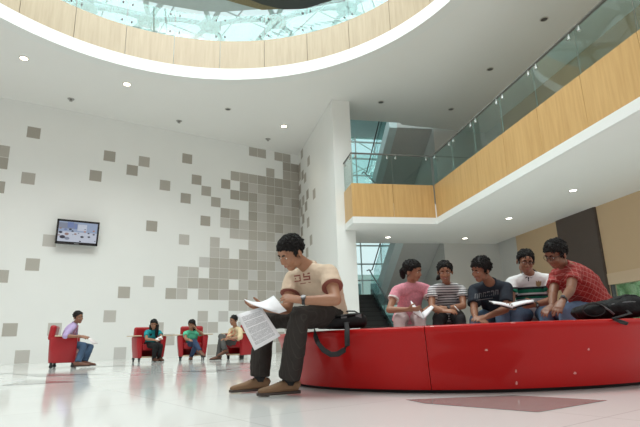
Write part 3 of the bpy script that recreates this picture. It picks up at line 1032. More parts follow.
fuse(mb.build('body', M_nylon, bag), .012, 5, .004, 14)
mb = MB()
mb.loft([c + ex * x - ey * .02 + AX_Z * (.090 + .010 * (x > .05)) for x in (-.10, 0, .1, .17)], [(.11, .012), (.125, .014), (.125, .014), (.11, .012)], side=ey, n=16, power=3)
fuse(mb.build('front_pocket', M_nylon, bag), .010, 3, .003, 20)
mb = MB(); mb.loft([c + ex * x - ey * .02 + AX_Z * z for x, z in ((0, .10), (.02, .122), (.06, .132), (.11, .130), (.14, .110))], [(.016, .006)] * 5, side=ey, n=8); mb.build('handle', M_strap, bag, smooth=True)
for dx in (.02, .13):
    mb = MB(); mb.box(c + ex * dx - ey * .13 + AX_Z * .085, (.045, .012, .03), R3); mb.build('buckle', M_buckle, bag, bevel=.003)
r1, r2 = rim(314), rim(347)
st = [c - ex * .19 + AX_Z * .07, r1 + AX_Z * .05 - FW * .02, r1 - FW * .055 - AX_Z * .03 + RX * .012]
for px, py, dd in ((318, 343, 3.52), (323.5, 350, 3.50), (331, 354.5, 3.48), (338, 354, 3.47), (344, 350, 3.46), (347.3, 345, 3.46), (347, 336, 3.45)): st.append(at(px, py, dd))
st += [r2 - FW * .03 + AX_Z * .012, r2 + FW * .08 + AX_Z * .03, c + ex * .12 - ey * .10 + AX_Z * .09]
mb = MB(); mb.loft(st, [(.019, .004)] * len(st), side=[AX_Z, AX_Z, RX, RX, RX * .7 + AX_Z, AX_Z, AX_Z, AX_Z - RX, RX, RX, RX, RX, RX], n=8)
tag(mb.build('shoulder_strap', M_strap, bag, smooth=True), 'black webbing strap looping down over the red side')

c = ground(620, 3.80, .463)
bp = thing('backpack', tuple(c), 'large black backpack lying on the right side of the red bench', 'bag')
mb = MB()
mb.loft([c + ex * x + AX_Z * z for x, z in ((-.20, .045), (-.17, .06), (-.08, .075), (.02, .085), (.09, .085), (.15, .07), (.19, .05))], [(.08, .03), (.13, .055), (.16, .072), (.17, .085), (.16, .085), (.13, .065), (.08, .035)], side=ey, n=20, power=2.6)
fuse(mb.build('body', M_nylon, bp), .012, 4, .010, 11)
mb = MB()
mb.loft([c + ex * x - ey * .07 + AX_Z * z for x, z in ((-.12, .09), (-.06, .135), (.03, .165), (.10, .16), (.16, .12), (.20, .06))], [(.03, .014)] * 6, side=ey, n=10)
fuse(mb.build('shoulder_strap', M_nylon, bp), .008, 2, .003, 20)
mb = MB()
mb.loft([c + ex * -.05 - ey * .10 + AX_Z * .10, c + ex * -.03 - ey * .19 + AX_Z * .03, rim(612) - FW * .015 + AX_Z * .004, rim(618) - FW * .03 - AX_Z * .016, rim(624) - FW * .035 - AX_Z * .03], [(.014, .004)] * 5, side=ex, n=8)
mb.build('loose_strap', M_strap, bp, smooth=True)
mb = MB(); mb.loft([c + ex * -.12 - ey * .13 + AX_Z * .10, c + ex * 0 - ey * .155 + AX_Z * .115, c + ex * .1 - ey * .15 + AX_Z * .11], [.006] * 3, n=6); mb.build('zip', M_buckle, bp)
c = ground(593, 3.78, .462)
sb = thing('shoulder_bag', tuple(c), 'slouched black bag with wide open mouth on the red bench between denim knee and backpack', 'bag')
mb = MB()
mb.loft([c + ex * x + AX_Z * z for x, z in ((-.13, .035), (-.10, .05), (-.03, .062), (.05, .066), (.12, .058), (.17, .045))], [(.06, .028), (.10, .045), (.12, .06), (.12, .064), (.11, .055), (.07, .04)], side=ey, n=18, power=2.6)
fuse(mb.build('body', M_nylon, sb), .011, 4, .010, 14)
mb = MB()
rings = []
for k in range(24):
    a = 2 * PI * k / 24
    d = ex * (.075 * math.cos(a)) + AX_Z * (.042 * math.sin(a))
    q0 = c - ex * .045 - ey * .115 + AX_Z * .066
    rings.append([q0 + d, q0 + d * 1.12 - ey * .01, q0 + d * 1.2, q0 + d * 1.1 + ey * .012])
mb.rings(rings, closed=True); mb.build('rim', M_strap, sb, smooth=True)
mb = MB(); mb.loft([c + ex * .02 - ey * .10 + AX_Z * .10, c + ex * .06 - ey * .13 + AX_Z * .06, c + ex * .09 - ey * .13 + AX_Z * .03], [.008] * 3, n=6); mb.build('clasp', M_buckle, sb)
# ================================================================== people
M_eye = mat('eye_white', (0.72, 0.68, 0.64), 0.3)
M_iris = mat('iris_dark', (0.03, 0.018, 0.012), 0.2)
M_hair = mat('black_hair', (0.010, 0.0085, 0.008), 0.62, spec=.22, var=.4, scale=50)
M_metal = mat('watch_metal', (0.55, 0.55, 0.53), 0.3, .8)
M_rubber = mat('dark_sole', (0.05, 0.035, 0.028), 0.7)
M_sock = mat('black_sock', (0.015, 0.015, 0.016), 0.9)

def reach(P, px, py, L, near=True):
    r = at(px, py, 1) - CAM_C
    o = CAM_C - P
    a, b, c = r.dot(r), 2 * r.dot(o), o.dot(o) - L * L
    D = b * b - 4 * a * c
    if D <= 0: return CAM_C + r * (-b / (2 * a))
    s = math.sqrt(D)
    return CAM_C + r * ((-b - s) / (2 * a) if near else (-b + s) / (2 * a))

def frame3(fwd, up):
    f = V(fwd).normalized(); u = (V(up) - f * V(up).dot(f)).normalized()
    return Matrix((u.cross(f) * -1 * -1, f, u)).transposed() if False else Matrix((f.cross(u), f, u)).transposed()

def hand_shapes(mb, wr, d, n, right, s=1.0, curl=.5, spread=1.0, thumb=.5):
    d = V(d).normalized(); n = (V(n) - d * V(n).dot(d)).normalized()
    sd = d.cross(n) * (1 if right else -1)           # towards the thumb
    k0 = wr + d * .085 * s
    mb.loft([wr - d * .015, wr + d * .02 * s, wr + d * .055 * s, k0 + d * .008 * s], [(.026 * s, .019 * s), (.033 * s, .018 * s), (.041 * s, .016 * s), (.039 * s, .012 * s)], side=sd, n=12)
    for i, (off, ln) in enumerate(((.030, .070), (.010, .080), (-.010, .074), (-.029, .058))):
        p = k0 + sd * off * s - d * (.010 * s if i == 3 else 0)
        a = 0.0
        pts = [p - d * .02 * s]
        dd = (d + sd * (.10 * spread * (1.2 - i * .75))).normalized()
        pts.append(p)
        for seg, fr in ((.46, .75), (.30, 1.0), (.24, .7)):
            a += curl * fr
            q = dd * math.cos(a) + n * math.sin(a)
            p = p + q * ln * seg * s
            pts.append(p)
        mb.loft(pts, [.0095 * s, .0098 * s, .0088 * s, .0078 * s, .0055 * s], n=8)
    p = wr + d * .022 * s + sd * .026 * s
    q1 = (d * .62 + sd * .62 + n * (.25 + .5 * thumb)).normalized(); q2 = (d * .9 + sd * .15 + n * (.2 + .6 * thumb)).normalized()
    mb.loft([p - q1 * .01, p + q1 * .040 * s, p + q1 * .040 * s + q2 * .030 * s, p + q1 * .040 * s + q2 * .052 * s], [.015 * s, .0118 * s, .0102 * s, .0065 * s], n=8)

def hair_cap(parent, H, R3, k, m, line, grow=0.0, vol=(1, 1, 1), noise_amp=.006, nscale=45, off=(0, 0, 0), locks=240, lift=.45, ll=.026, comb=(0, 0, 0)):
    """scalp of hair: an ellipsoid shell kept only above the hairline; line = [(y, z)] in head coordinates"""
    nu, nv = 44, 30
    c = V((0, -.014, .040)) + V(off)
    r = V((.0835 * vol[0] + grow, .104 * vol[1] + grow, .089 * vol[2] + grow))
    def lz(y):
        if y <= line[0][0]: return line[0][1]
        for (a, za), (b, zb) in zip(line, line[1:]):
            if y <= b: return za + (zb - za) * (y - a) / (b - a)
        return line[-1][1]
    vs, idx = [], {}
    fs = []
    def P(i, j):
        th = PI * i / nv; ph = 2 * PI * j / nu
        p = c + V((r.x * math.sin(th) * math.cos(ph), r.y * math.sin(th) * math.sin(ph), r.z * math.cos(th)))
        low = max(0, -.0 - p.z)
        p.x *= 1 - low * 1.6; 
        if p.y < 0: p.y *= 1 - low * 2.0
        d = (p - c).normalized()
        p += d * noise_amp * (mnoise.noise(p * nscale) + .5 * mnoise.noise(p * nscale * 2.1))
        return p
    def vid(i, j):
        key = (i, j % nu) if 0 < i < nv else (i, 0)
        if key not in idx: idx[key] = len(vs); vs.append(P(*key))
        return idx[key]
    for i in range(nv):
        for j in range(nu):
            th = PI * (i + .5) / nv; ph = 2 * PI * (j + .5) / nu
            q = c + V((r.x * math.sin(th) * math.cos(ph), r.y * math.sin(th) * math.sin(ph), r.z * math.cos(th)))
            jag = .006 * mnoise.noise(q * 60)
            if q.z < lz(q.y) + jag: continue
            f = [vid(i, j), vid(i + 1, j), vid(i + 1, j + 1), vid(i, j + 1)]
            f = list(dict.fromkeys(f))
            if len(f) > 2: fs.append(f)
    bm = bmesh.new()
    bv = [bm.verts.new(q) for q in vs]
    for f in fs: bm.faces.new([bv[i] for i in f])
    bmesh.ops.recalc_face_normals(bm, faces=bm.faces)
    if sum((f.normal.dot(f.calc_center_median() - c) for f in bm.faces)) < 0: bmesh.ops.reverse_faces(bm, faces=bm.faces)
    bmesh.ops.solidify(bm, geom=bm.verts[:] + bm.edges[:] + bm.faces[:], thickness=.013)
    bm.verts.index_update()
    mb = MB()
    mb.add([H + R3 @ (v.co * k) for v in bm.verts], [[v.index for v in f.verts] for f in bm.faces])
    bm.free()
    crown = V((.008, -.035, .135))
    made = 0
    while made < locks:
        d = V((random.gauss(0, 1), random.gauss(0, 1), random.gauss(.25, 1))).normalized()
        q = c + V((r.x * d.x, r.y * d.y, r.z * d.z)) * .97
        if q.z < lz(q.y) + .004: continue
        low = max(0, -q.z); q.x *= 1 - low * 1.6
        if q.y < 0: q.y *= 1 - low * 2.0
        tg = (q - crown); tg -= d * tg.dot(d)
        tg = tg.normalized() if tg.length > .01 else V((0, 1, 0))
        g = (tg * .8 + d * lift + V(comb) * (1 if q.z > .06 else .3) + V((random.gauss(0, .25), random.gauss(0, .25), random.gauss(0, .2)))).normalized()
        L = ll * random.uniform(.6, 1.25)
        e = q + g * L * .55 + d * .003; f = q + g * L + tg * L * .15
        mb.loft([H + R3 @ (q * k), H + R3 @ (e * k), H + R3 @ (f * k)], [.0075 * k, .006 * k, .0012 * k], n=5)
        made += 1
    return mb.build('hair', m, parent, smooth=True)

LINE_SHORT = [(-.10, -.07), (-.04, -.062), (-.022, -.02), (.0, .008), (.014, -.026), (.026, -.004), (.036, .034), (.06, .052), (.10, .060)]
LINE_TIED = [(-.10, -.075), (-.03, -.06), (-.02, -.012), (.0, .004), (.03, .022), (.05, .044), (.08, .062), (.12, .070)]

def person(label, J, o):
    """one continuous skin grown from the joints J (world points); o = looks"""
    up = AX_Z
    hs, w, sk = o.get('head', 1.0), o.get('girth', 1.0), o['skin']
    vox = o.get('voxel', .0062)
    base = V((J['pelvis'].x, J['pelvis'].y, o.get('base_z', 0.0)))
    t = thing('person', tuple(base), label, 'person')
    lat_h = (J['hipL'] - J['hipR']).normalized(); lat_s = (J['shL'] - J['shR']).normalized()
    pel, nb = J['pelvis'], J['neck']
    cs = (J['shL'] + J['shR']) / 2
    spine_dir = (nb - pel)
    fwd_h = lat_h.cross(up) * -1
    fwd_h = up.cross(lat_h) * -1 if up.cross(lat_h).dot(J['fwd']) < 0 else up.cross(lat_h)
    slouch = o.get('slouch', .05)
    ctrl = (pel + nb) / 2 - J['fwd'] * slouch
    def sp(q): return pel * (1 - q) ** 2 + ctrl * (2 * q * (1 - q)) + nb * q ** 2
    def lat(q): return lat_h.lerp(lat_s, min(1, q * 1.15)).normalized()
    belly = o.get('belly', 0.0)
    sh_half = (J['shL'] - J['shR']).length / 2
    prof = [(-.16, .120, .095), (-.06, .158, .112), (.06, .160, .112), (.22, .142, .100 + belly * .7), (.40, .142, .104 + belly), (.56, .156, .112 + belly * .5), (.72, .164, .112), (.84, max(.135, sh_half * .80), .092), (.93, .105, .070), (1.0, .062, .058)]
    def torso(mb, grow=0.0, q0=-1, q1=2, scale=1.0, extra_low=0.0):
        pts, rad, sid = [], [], []
        for q, a, b in prof:
            if q < q0 or q > q1: continue
            p = sp(q) if q >= 0 else pel + (pel - sp(.1)).normalized() * (-q * spine_dir.length)
            ex = extra_low * max(0, (.3 - q)) / .4
            pts.append(p); rad.append(((a * w + grow + ex) * scale, (b * w + grow + ex) * scale)); sid.append(lat(max(0, q)))
        mb.loft(pts, rad, side=sid, n=20, power=2.25)
    aw = o.get('arm', 1.0) * (1 if w > .95 else w)
    # ---- skin
    mb = MB()
    torso(mb, -.006)
    hc, R3 = J['head'], frame3(J['face'], J['hup'])
    hb = hc + R3 @ V((0, -.022, -.06)) * hs
    mb.loft([nb - spine_dir.normalized() * .05, nb, nb.lerp(hb, .5), hb], [.062 * w, .056 * aw, .050 * aw, .050 * aw], n=14)
    for S in 'LR':
        sh, el, wr = J['sh' + S], J['el' + S], J['wr' + S]
        top = cs.lerp(nb, .55)
        mb.loft([top, top.lerp(sh, .6), sh], [(.060 * w, .050), (.058, .052), (.050 * aw, .050 * aw)], n=12)
        mb.ball(sh, .050 * aw, n=12)
        mb.loft([sh, sh.lerp(el, .3), sh.lerp(el, .65), el], [.049 * aw, .048 * aw, .042 * aw, .037 * aw], n=12)
        mb.ball(el, .0375 * aw, n=10)
        mb.loft([el, el.lerp(wr, .25), el.lerp(wr, .65), wr], [.038 * aw, .040 * aw, .032 * aw, (.027 * aw, .023 * aw)], n=12)
        hd, hn, cu = J['hand' + S]
        hand_shapes(mb, wr, hd, hn, S == 'R', o.get('hand', 1.0), cu)
        hp, kn, an = J['hip' + S], J['kn' + S], J['an' + S]
        mb.loft([hp, hp.lerp(kn, .3), hp.lerp(kn, .7), kn], [.080 * w, .074 * w, .060 * w, .050 * w], n=14)
        mb.ball(kn, .051 * w, n=10)
        mb.loft([kn, kn.lerp(an, .3), kn.lerp(an, .7), an], [.049 * w, .053 * w, .040 * w, .034], n=12)
        fd = V(J['foot' + S]).normalized()
        fl = fd * o.get('foot', 1.0)
        mb.loft([an + V((0, 0, -.01)) - fl * .05, an + fl * .02 - AX_Z * .025, an + fl * .10 - AX_Z * .05, an + fl * .17 - AX_Z * .062], [(.030, .036), (.034, .036), (.040, .022), (.030, .014)], side=fd.cross(AX_Z), n=12)
    # head
    def hp_(x, y, z): return hc + R3 @ (V((x, y, z)) * hs)
    def hball(c, r, rot=None): mb.ball(hp_(*c), tuple(q * hs for q in r), R3 @ rot if rot else R3, n=16)
    jw = o.get('jaw', 1.0)
    hball((0, -.014, .036), (.074, .096, .082)); hball((0, .030, -.030), (.060 * jw, .062, .076)); hball((0, .046, -.086), (.036 * jw, .036, .030))
    for s in (-1, 1):
        hball((s * .040 * jw, .012, -.062), (.021, .042, .036)); hball((s * .034, .062, -.028), (.027, .028, .026))
        hball((s * .031, .078, .024), (.028, .014, .009)); hball((s * .012, .094, -.034), (.009, .012, .008))
        hball((s * .080, -.012, -.008), (.010, .021, .032), Euler((0, 0, s * -.35)).to_matrix())
        hball((s * .032, .0755, .003), (.017, .0125, .0115))
    mb.loft([hp_(0, .086, .014), hp_(0, .098, -.012), hp_(0, .108, -.031), hp_(0, .096, -.040)], [.0085 * hs, .0105 * hs, .0125 * hs, .008 * hs], n=10)
    hball((0, .083, -.060), (.026, .014, .013)); hball((0, .074, .045), (.045, .020, .030))
    body = fuse(mb.build('body', sk, t), vox, 3)
    # face parts
    for s in (-1, 1):
        e = MB(); e.ball(hp_(s * .0315, .0785, .0025), (.0135 * hs, .0115 * hs, .0075 * hs), R3, n=10, mi=0)
        e.ball(hp_(s * .0315 + o.get('gaze', 0) * .004, .0865, .0025), (.0060 * hs, .0045 * hs, .0064 * hs), R3, n=8, mi=1)
        e.build('eye', [M_eye, M_iris], t, smooth=True)
        e = MB(); e.loft([hp_(s * .013, .0945, .021), hp_(s * .030, .0935, .027), hp_(s * .050, .080, .020)], [(.0055 * hs, .003), (.0055 * hs, .003), (.003 * hs, .002)], side=R3 @ V((0, 0, 1)), n=8)
        e.build('eyebrow', M_hair, t, smooth=True)
    e = MB()
    lipm = mat('lips', (0.30, 0.105, 0.085), 0.45)
    if o.get('smile'):
        e.loft([hp_(-.027, .086, -.052), hp_(0, .0965, -.056), hp_(.027, .086, -.052)], [(.003, .003), (.0055 * hs, .004), (.003, .003)], side=R3 @ V((0, 0, 1)), n=8, mi=0)
        e.loft([hp_(-.025, .086, -.055), hp_(0, .0945, -.069), hp_(.025, .086, -.055)], [(.003, .003), (.0055 * hs, .004), (.003, .003)], side=R3 @ V((0, 0, 1)), n=8, mi=0)
        e.loft([hp_(-.021, .0865, -.056), hp_(0, .0955, -.0625), hp_(.021, .0865, -.056)], [(.003, .002), (.006 * hs, .003), (.003, .002)], side=R3 @ V((0, 0, 1)), n=8, mi=1)
    else:
        for z, r in ((-.0565, .0048), (-.0645, .0058)): e.loft([hp_(-.024, .084, -.060), hp_(0, .0965, z), hp_(.024, .084, -.060)], [(.002, .002), (r * hs, .004), (.002, .002)], side=R3 @ V((0, 0, 1)), n=8)
    e.build('lips', [lipm, mat('teeth', (.75, .72, .66), .3)], t, smooth=True)
    if o.get('moustache'):
        e = MB(); e.loft([hp_(-.026, .085, -.056), hp_(0, .098, -.047), hp_(.026, .085, -.056)], [(.003, .003), (.0055 * hs, .003), (.003, .003)], side=R3 @ V((0, 0, 1)), n=8); e.build('moustache', M_hair, t, smooth=True)
    ho = hair_cap(t, hc, R3, hs, M_hair, o.get('line', LINE_SHORT), o.get('hgrow', 0), o.get('hvol', (1, 1, 1)), o.get('hnoise', .006), o.get('hscale', 45), locks=o.get('nlocks', 240), lift=o.get('hlift', .18), ll=o.get('hlen', .022), comb=o.get('comb', (0, 0, 0)))
    for pts, rad in o.get('locks', []):
        e = MB(); e.loft([hp_(*p) if not isinstance(p, Vector) else p for p in pts], rad, side=R3 @ V((1, 0, 0)), n=12)
        h = e.build('lock_of_hair', M_hair, t, smooth=True); fuse(h, .007, 2, .004, 60)
    if o.get('glasses'):
        gm = mat('glasses_frame', (0.012, 0.012, 0.013), .3)
        e = MB()
        for s in (-1, 1):
            ring = []
            for k in range(16):
                a = 2 * PI * k / 16
                cx, cz = .0205 * math.copysign(abs(math.cos(a)) ** .7, math.cos(a)), .0145 * math.copysign(abs(math.sin(a)) ** .7, math.sin(a))
                y = .101 - abs(s * .033 + cx) * .12
                f = 1.13
                ring.append([hp_(s * .033 + cx, y, .002 + cz), hp_(s * .033 + cx * f, y, .002 + cz * f), hp_(s * .033 + cx * f, y + .003, .002 + cz * f), hp_(s * .033 + cx, y + .003, .002 + cz)])
            e.rings(ring, closed=True)
            e.loft([hp_(s * .055, .094, .008), hp_(s * .078, .06, .010), hp_(s * .083, -.005, .008)], [.0024 * hs] * 3, n=6)
        e.loft([hp_(-.012, .101, .006), hp_(0, .104, .008), hp_(.012, .101, .006)], [.0026 * hs] * 3, n=6)
        e.build('glasses', gm, t)
    # ---- trousers
    if o.get('trousers'):
        mb = MB(); gt = o.get('tg', .012)
        torso(mb, gt - .002, -.2, o.get('waist', .25))
        hem = o.get('hem', .062)
        for S in 'LR':
            hp, kn, an = J['hip' + S], J['kn' + S], J['an' + S]
            mb.ball(hp, .088 * w + gt, n=12)
            mb.loft([hp, hp.lerp(kn, .35), hp.lerp(kn, .75), kn], [.086 * w + gt, .080 * w + gt, .064 * w + gt, .055 * w + gt], n=16)
            mb.ball(kn, .056 * w + gt, n=12)
            e = an + (an - kn).normalized() * o.get('hem_low', .01)
            mb.loft([kn, kn.lerp(e, .3), kn.lerp(e, .7), e], [.054 * w + gt, max(.056 * w + gt, hem), hem * 1.02, hem], n=16)
        fuse(mb.build('trousers', o['trousers'], t), max(.009, vox), 3, o.get('twr', .004), 16)
    # ---- top
    mb = MB(); gs = o.get('sg', .012)
    torso(mb, gs, o.get('hemq', -.06), .97, extra_low=o.get('flare', .012))
    sl = o.get('sleeve', .55)
    for S in 'LR':
        sh, el, wr = J['sh' + S], J['el' + S], J['wr' + S]
        top = cs.lerp(nb, .45)
        mb.loft([top, top.lerp(sh, .6), sh], [(.066 * w + gs * .6, .056 + gs * .3), (.062 + gs * .4, .058 + gs * .3), .052 * aw + gs], n=14)
        mb.ball(sh, .051 * aw + gs, n=12)
        if sl <= 1:
            e = sh.lerp(el, sl); mb.loft([sh, sh.lerp(el, sl * .5), e], [.052 * aw + gs, .053 * aw + gs, .054 * aw + gs * 1.25], n=14)
        else:
            e = el.lerp(wr, sl - 1); mb.loft([sh, sh.lerp(el, .5), el], [.052 * aw + gs, .049 * aw + gs, .042 * aw + gs], n=14); mb.ball(el, .042 * aw + gs, n=10)
            mb.loft([el, el.lerp(e, .5), e], [.042 * aw + gs, .043 * aw + gs, .041 * aw + gs], n=14)
    shirt = fuse(mb.build(o.get('top_name', 'shirt'), o['top'], t), max(.0078, vox), 3, o.get('wr', .005), 14)
    # neckline or collar ring hugging the neck
    e = MB(); rings = []
    cd = (hb - nb).normalized()
    cm = o.get('collar', o['top'])
    cr, ch = o.get('cr', .066), o.get('ch', .016)
    for k in range(28):
        a = 2 * PI * k / 28
        d = (lat_s * math.cos(a) + cd.cross(lat_s) * math.sin(a))
        fr = max(0, d.dot(J['fwd']))
        b0 = nb + cd * .004 - cd * .030 * fr
        R = cr * (1 + .10 * fr)
        rings.append([b0 + d * (R + .012) - cd * .012, b0 + d * R + cd * ch, b0 + d * (R - .006) + cd * ch, b0 + d * (R - .010) - cd * .012])
    e.rings(rings, closed=True); e.build('collar', cm, t, smooth=True)
    for S in o.get('trim', ''):
        sh, el = J['sh' + S], J['el' + S]
        tw = o.get('trim_w', (-.045, .03)); a, b = sh.lerp(el, sl + tw[0]), sh.lerp(el, sl + tw[1])
        e = MB(); e.loft([a, b], [.054 * aw + gs * 1.25 + o.get('trim_r', -.001)] * 2, n=18); e.build('sleeve_trim', o['trim_mat'], t, smooth=False)
    # ---- shoes
    if o.get('shoes'):
        for S in 'LR':
            an = J['an' + S]; fd = V(J['foot' + S]).normalized(); sd = fd.cross(AX_Z).normalized(); un = sd.cross(fd).normalized()
            b = an - un * .088
            k = o.get('foot', 1.0)
            mb = MB()
            mb.loft([b + fd * x * k + un * z for x, z in ((-.075, .050), (-.065, .056), (-.02, .058), (.05, .052), (.11, .040), (.16, .033), (.20, .028), (.215, .026))],
                    [(.020, .022), (.034, .040), (.037, .044), (.042, .040), (.047, .030), (.046, .024), (.034, .019), (.014, .010)], side=sd, n=18, power=2.5)
            mb.loft([an - un * .045 + fd * .01, an - un * .005 - fd * .003, an + un * .012 - fd * .006], [(.036, .046), (.037, .044), (.038, .044)], side=sd, n=14)
            so = fuse(mb.build('shoe', o['shoes'], t), .007, 3)
            m2 = MB()
            m2.loft([b + fd * x * k + un * .011 for x in (-.078, -.066, -.02, .05, .11, .16, .205, .222)], [(.018, .011), (.037, .011), (.039, .011), (.043, .011), (.049, .011), (.048, .011), (.034, .011), (.012, .010)], side=sd, n=16, power=4)
            m2.build('sole', M_rubber, so, smooth=False)
            if o.get('laces'):
                m3 = MB()
                for x, z in ((.045, .098), (.062, .091), (.079, .084)): m3.loft([b + fd * x * k + un * (z - .012) + sd * .024, b + fd * x * k + un * z, b + fd * x * k + un * (z - .012) - sd * .024], [.003] * 3, n=6)
                m3.build('laces', M_rubber, so)
            m4 = MB(); m4.loft([an - un * .02, an + (J['kn' + S] - an).normalized() * .08], [.043, .046], n=14); m4.build('sock', o.get('sock', M_sock), t, smooth=True)
    for S in o.get('watch', ''):
        el, wr = J['el' + S], J['wr' + S]; hd, hn, cu = J['hand' + S]
        d = (wr - el).normalized(); p = wr - d * .022
        bk = (-V(hn)); bk = (bk - d * bk.dot(d)).normalized()
        e = MB(); e.loft([p - d * .011, p + d * .011], [(.031 * aw, .028 * aw)] * 2, side=d.cross(bk), n=18)
        wo = e.build('watch', mat('watch_strap', (.012, .012, .013), .5), t)
        e = MB(); e.loft([p + bk * .022 * aw, p + bk * .036 * aw], [.019, .018], n=16, mi=0); e.loft([p + bk * .034 * aw, p + bk * .038 * aw], [.014, .014], n=14, mi=1)
        e.build('watch_face', [mat('watch_case', (.10, .10, .10), .3, .5), mat('dial', (.10, .11, .12), .2)], wo)
    return t, shirt, dict(hp=hp_, R3=R3, lat=lat_s, sp=sp)

def decal(parent, target, m, polys, centre, right, up, direction, name, lift=.003):
    """thin printed shapes laid onto a garment: polys are 2-D outlines in metres round the centre"""
    dg = bpy.context.evaluated_depsgraph_get(); dg.update()
    me = target.data
    off = world_loc(target)
    tree = BVHTree.FromPolygons([v.co + off for v in me.vertices], [p.vertices[:] for p in me.polygons])
    right, up, direction = V(right).normalized(), V(up).normalized(), (V(centre) - CAM_C).normalized()
    mb = MB()
    def prj(x, y):
        o_ = V(centre) + right * x + up * y - direction * .6
        h, n, i, dist = tree.ray_cast(o_, direction)
        return (h - direction * lift) if h else V(centre) + right * x + up * y
    for poly in polys:
        mi = 0
        if isinstance(poly[0], int): mi, poly = poly[0], poly[1:]
        pts = [prj(x, y) for x, y in poly]
        n = len(pts)
        back = [p + direction * (lift + .002) for p in pts]
        mb.add(pts + back, [list(range(n)), list(range(n, 2 * n))[::-1]] + [(i, (i + 1) % n, n + (i + 1) % n, n + i) for i in range(n)], mi)
    return mb.build(name, m, parent)

SKIN_A = mat('skin_warm_brown', (0.34, 0.165, 0.095), 0.5, var=.05, scale=14)
SKIN_B = mat('skin_medium_brown', (0.28, 0.13, 0.075), 0.5, var=.05, scale=14)
SKIN_C = mat('skin_light_brown', (0.42, 0.215, 0.135), 0.5, var=.05, scale=14)
SKIN_D = mat('skin_dark_brown', (0.22, 0.10, 0.058), 0.5, var=.05, scale=14)
DOWN = V((0, 0, -1))

def legs(J, fwd, left, wid=.09):
    J['fwd'] = fwd; J['hipL'] = J['pelvis'] + left * wid; J['hipR'] = J['pelvis'] - left * wid
def ori(x, z):
    f = hd_(x, z); l = AX_Z.cross(f).normalized()
    return f, l
LEN = {}
def ck(name, J):
    LEN[name] = {k: round(v, 2) for k, v in dict(uaL=(J['shL'] - J['elL']).length, faL=(J['elL'] - J['wrL']).length, uaR=(J['shR'] - J['elR']).length, faR=(J['elR'] - J['wrR']).length,
        thL=(J['hipL'] - J['knL']).length, shL=(J['knL'] - J['anL']).length, thR=(J['hipR'] - J['knR']).length, shR=(J['knR'] - J['anR']).length, sw=(J['shL'] - J['shR']).length, trunk=(J['neck'] - J['pelvis']).length, neck=(J['head'] - J['neck']).length, pz=J['pelvis'].z).items()}

# ---- the reading man in the foreground
f, l = ori(-.80, .55)
J = dict(pelvis=at(327, 315, 3.97), neck=at(309, 268, 3.84), head=at(291.5, 253.0, 3.76), face=cdir(-.66, -.42, .62), hup=cdir(-.34, .90, .25))
legs(J, f, l)
J.update(shL=at(329, 274, 3.69), shR=at(293, 279, 3.97))
J['elL'] = reach(J['shL'], 336, 300, .27); J['wrL'] = reach(J['elL'], 301, 300.5, .25, False)
J['elR'] = reach(J['shR'], 287, 309, .27); J['wrR'] = reach(J['elR'], 264, 308, .24)
J['knL'] = reach(J['hipL'], 299, 317, .42); J['anL'] = ground(289, 3.57, .095)
J['knR'] = reach(J['hipR'], 264, 320, .44); J['anR'] = ground(259.5, 3.86, .095)
J['footL'] = hd_(-.97, .32); J['footR'] = hd_(-.97, .30)
J['handL'] = (cdir(-.93, .22, .05), cdir(-.1, -.75, -.5), .45); J['handR'] = (cdir(-.95, .18, .1), cdir(.1, .9, .2), .35)
ck('fg', J)
M_tee = mat('tan_cotton', (0.60, 0.47, 0.35), 0.9, var=.05, scale=10, bump=.15, bscale=25)
M_maroon = mat('maroon_print', (0.26, 0.085, 0.065), 0.9)
M_pin = banded('pinstripe_trousers', (0.034, 0.029, 0.026), [], extra=[(.024, .003, (.046, .040, .036), tuple(l)), ], rough=.8)
man, shirt, K = person('man in tan t-shirt and dark trousers reading pages on the end of the red bench', J,
    dict(skin=SKIN_A, top=M_tee, trousers=M_pin, shoes=mat('brown_suede', (0.20, 0.115, 0.06), 0.8, var=.15, scale=25), laces=True, watch='L', sleeve=.50, slouch=.075, belly=.015,
         hvol=(1.0, 1.02, 1.06), hnoise=.005, hscale=38, hlift=.22, hlen=.015, comb=(0, .6, .15), nlocks=460, head=1.05, hem=.080, hem_low=-.02, hemq=-.10, trim='LR', trim_w=(.004, .014), trim_mat=M_maroon, collar=M_tee, girth=1.06, arm=1.06, cr=.062, foot=1.05, wr=.0055, sg=.018, tg=.010, twr=.006))
def strokes(ch, x, y, w, h, th):
    segs = {'S': ((0, 2), (1,), (3,), (4,), (5,))}
    r = lambda x0, y0, x1, y1: [(x + x0 * w, y + y0 * h), (x + x1 * w, y + y0 * h), (x + x1 * w, y + y1 * h), (x + x0 * w, y + y1 * h)]
    k = th
    S = [r(0, 1 - k, 1, 1), r(0, .5 - k / 2, 1, .5 + k / 2), r(0, 0, 1, k), r(0, .5, k, 1), r(1 - k, 0, 1, .5)]
    Z3 = [r(0, 1 - k, 1, 1), r(.1, .5 - k / 2, 1, .5 + k / 2), r(0, 0, 1, k), r(1 - k, 0, 1, 1)]
    return S if ch == 'S' else Z3
cc = at(302.5, 280.5, 3.6)
decal(man, shirt, M_maroon, strokes('3', -.062, -.005, .05, .052, .2) + strokes('S', .008, -.002, .052, .055, .2) + [[(-.02, -.026), (.06, -.024), (.06, -.018), (-.02, -.020)]], cc, cdir(.93, .12, .0), cdir(-.1, .95, 0), cdir(.12, .05, -1), 'chest_print')

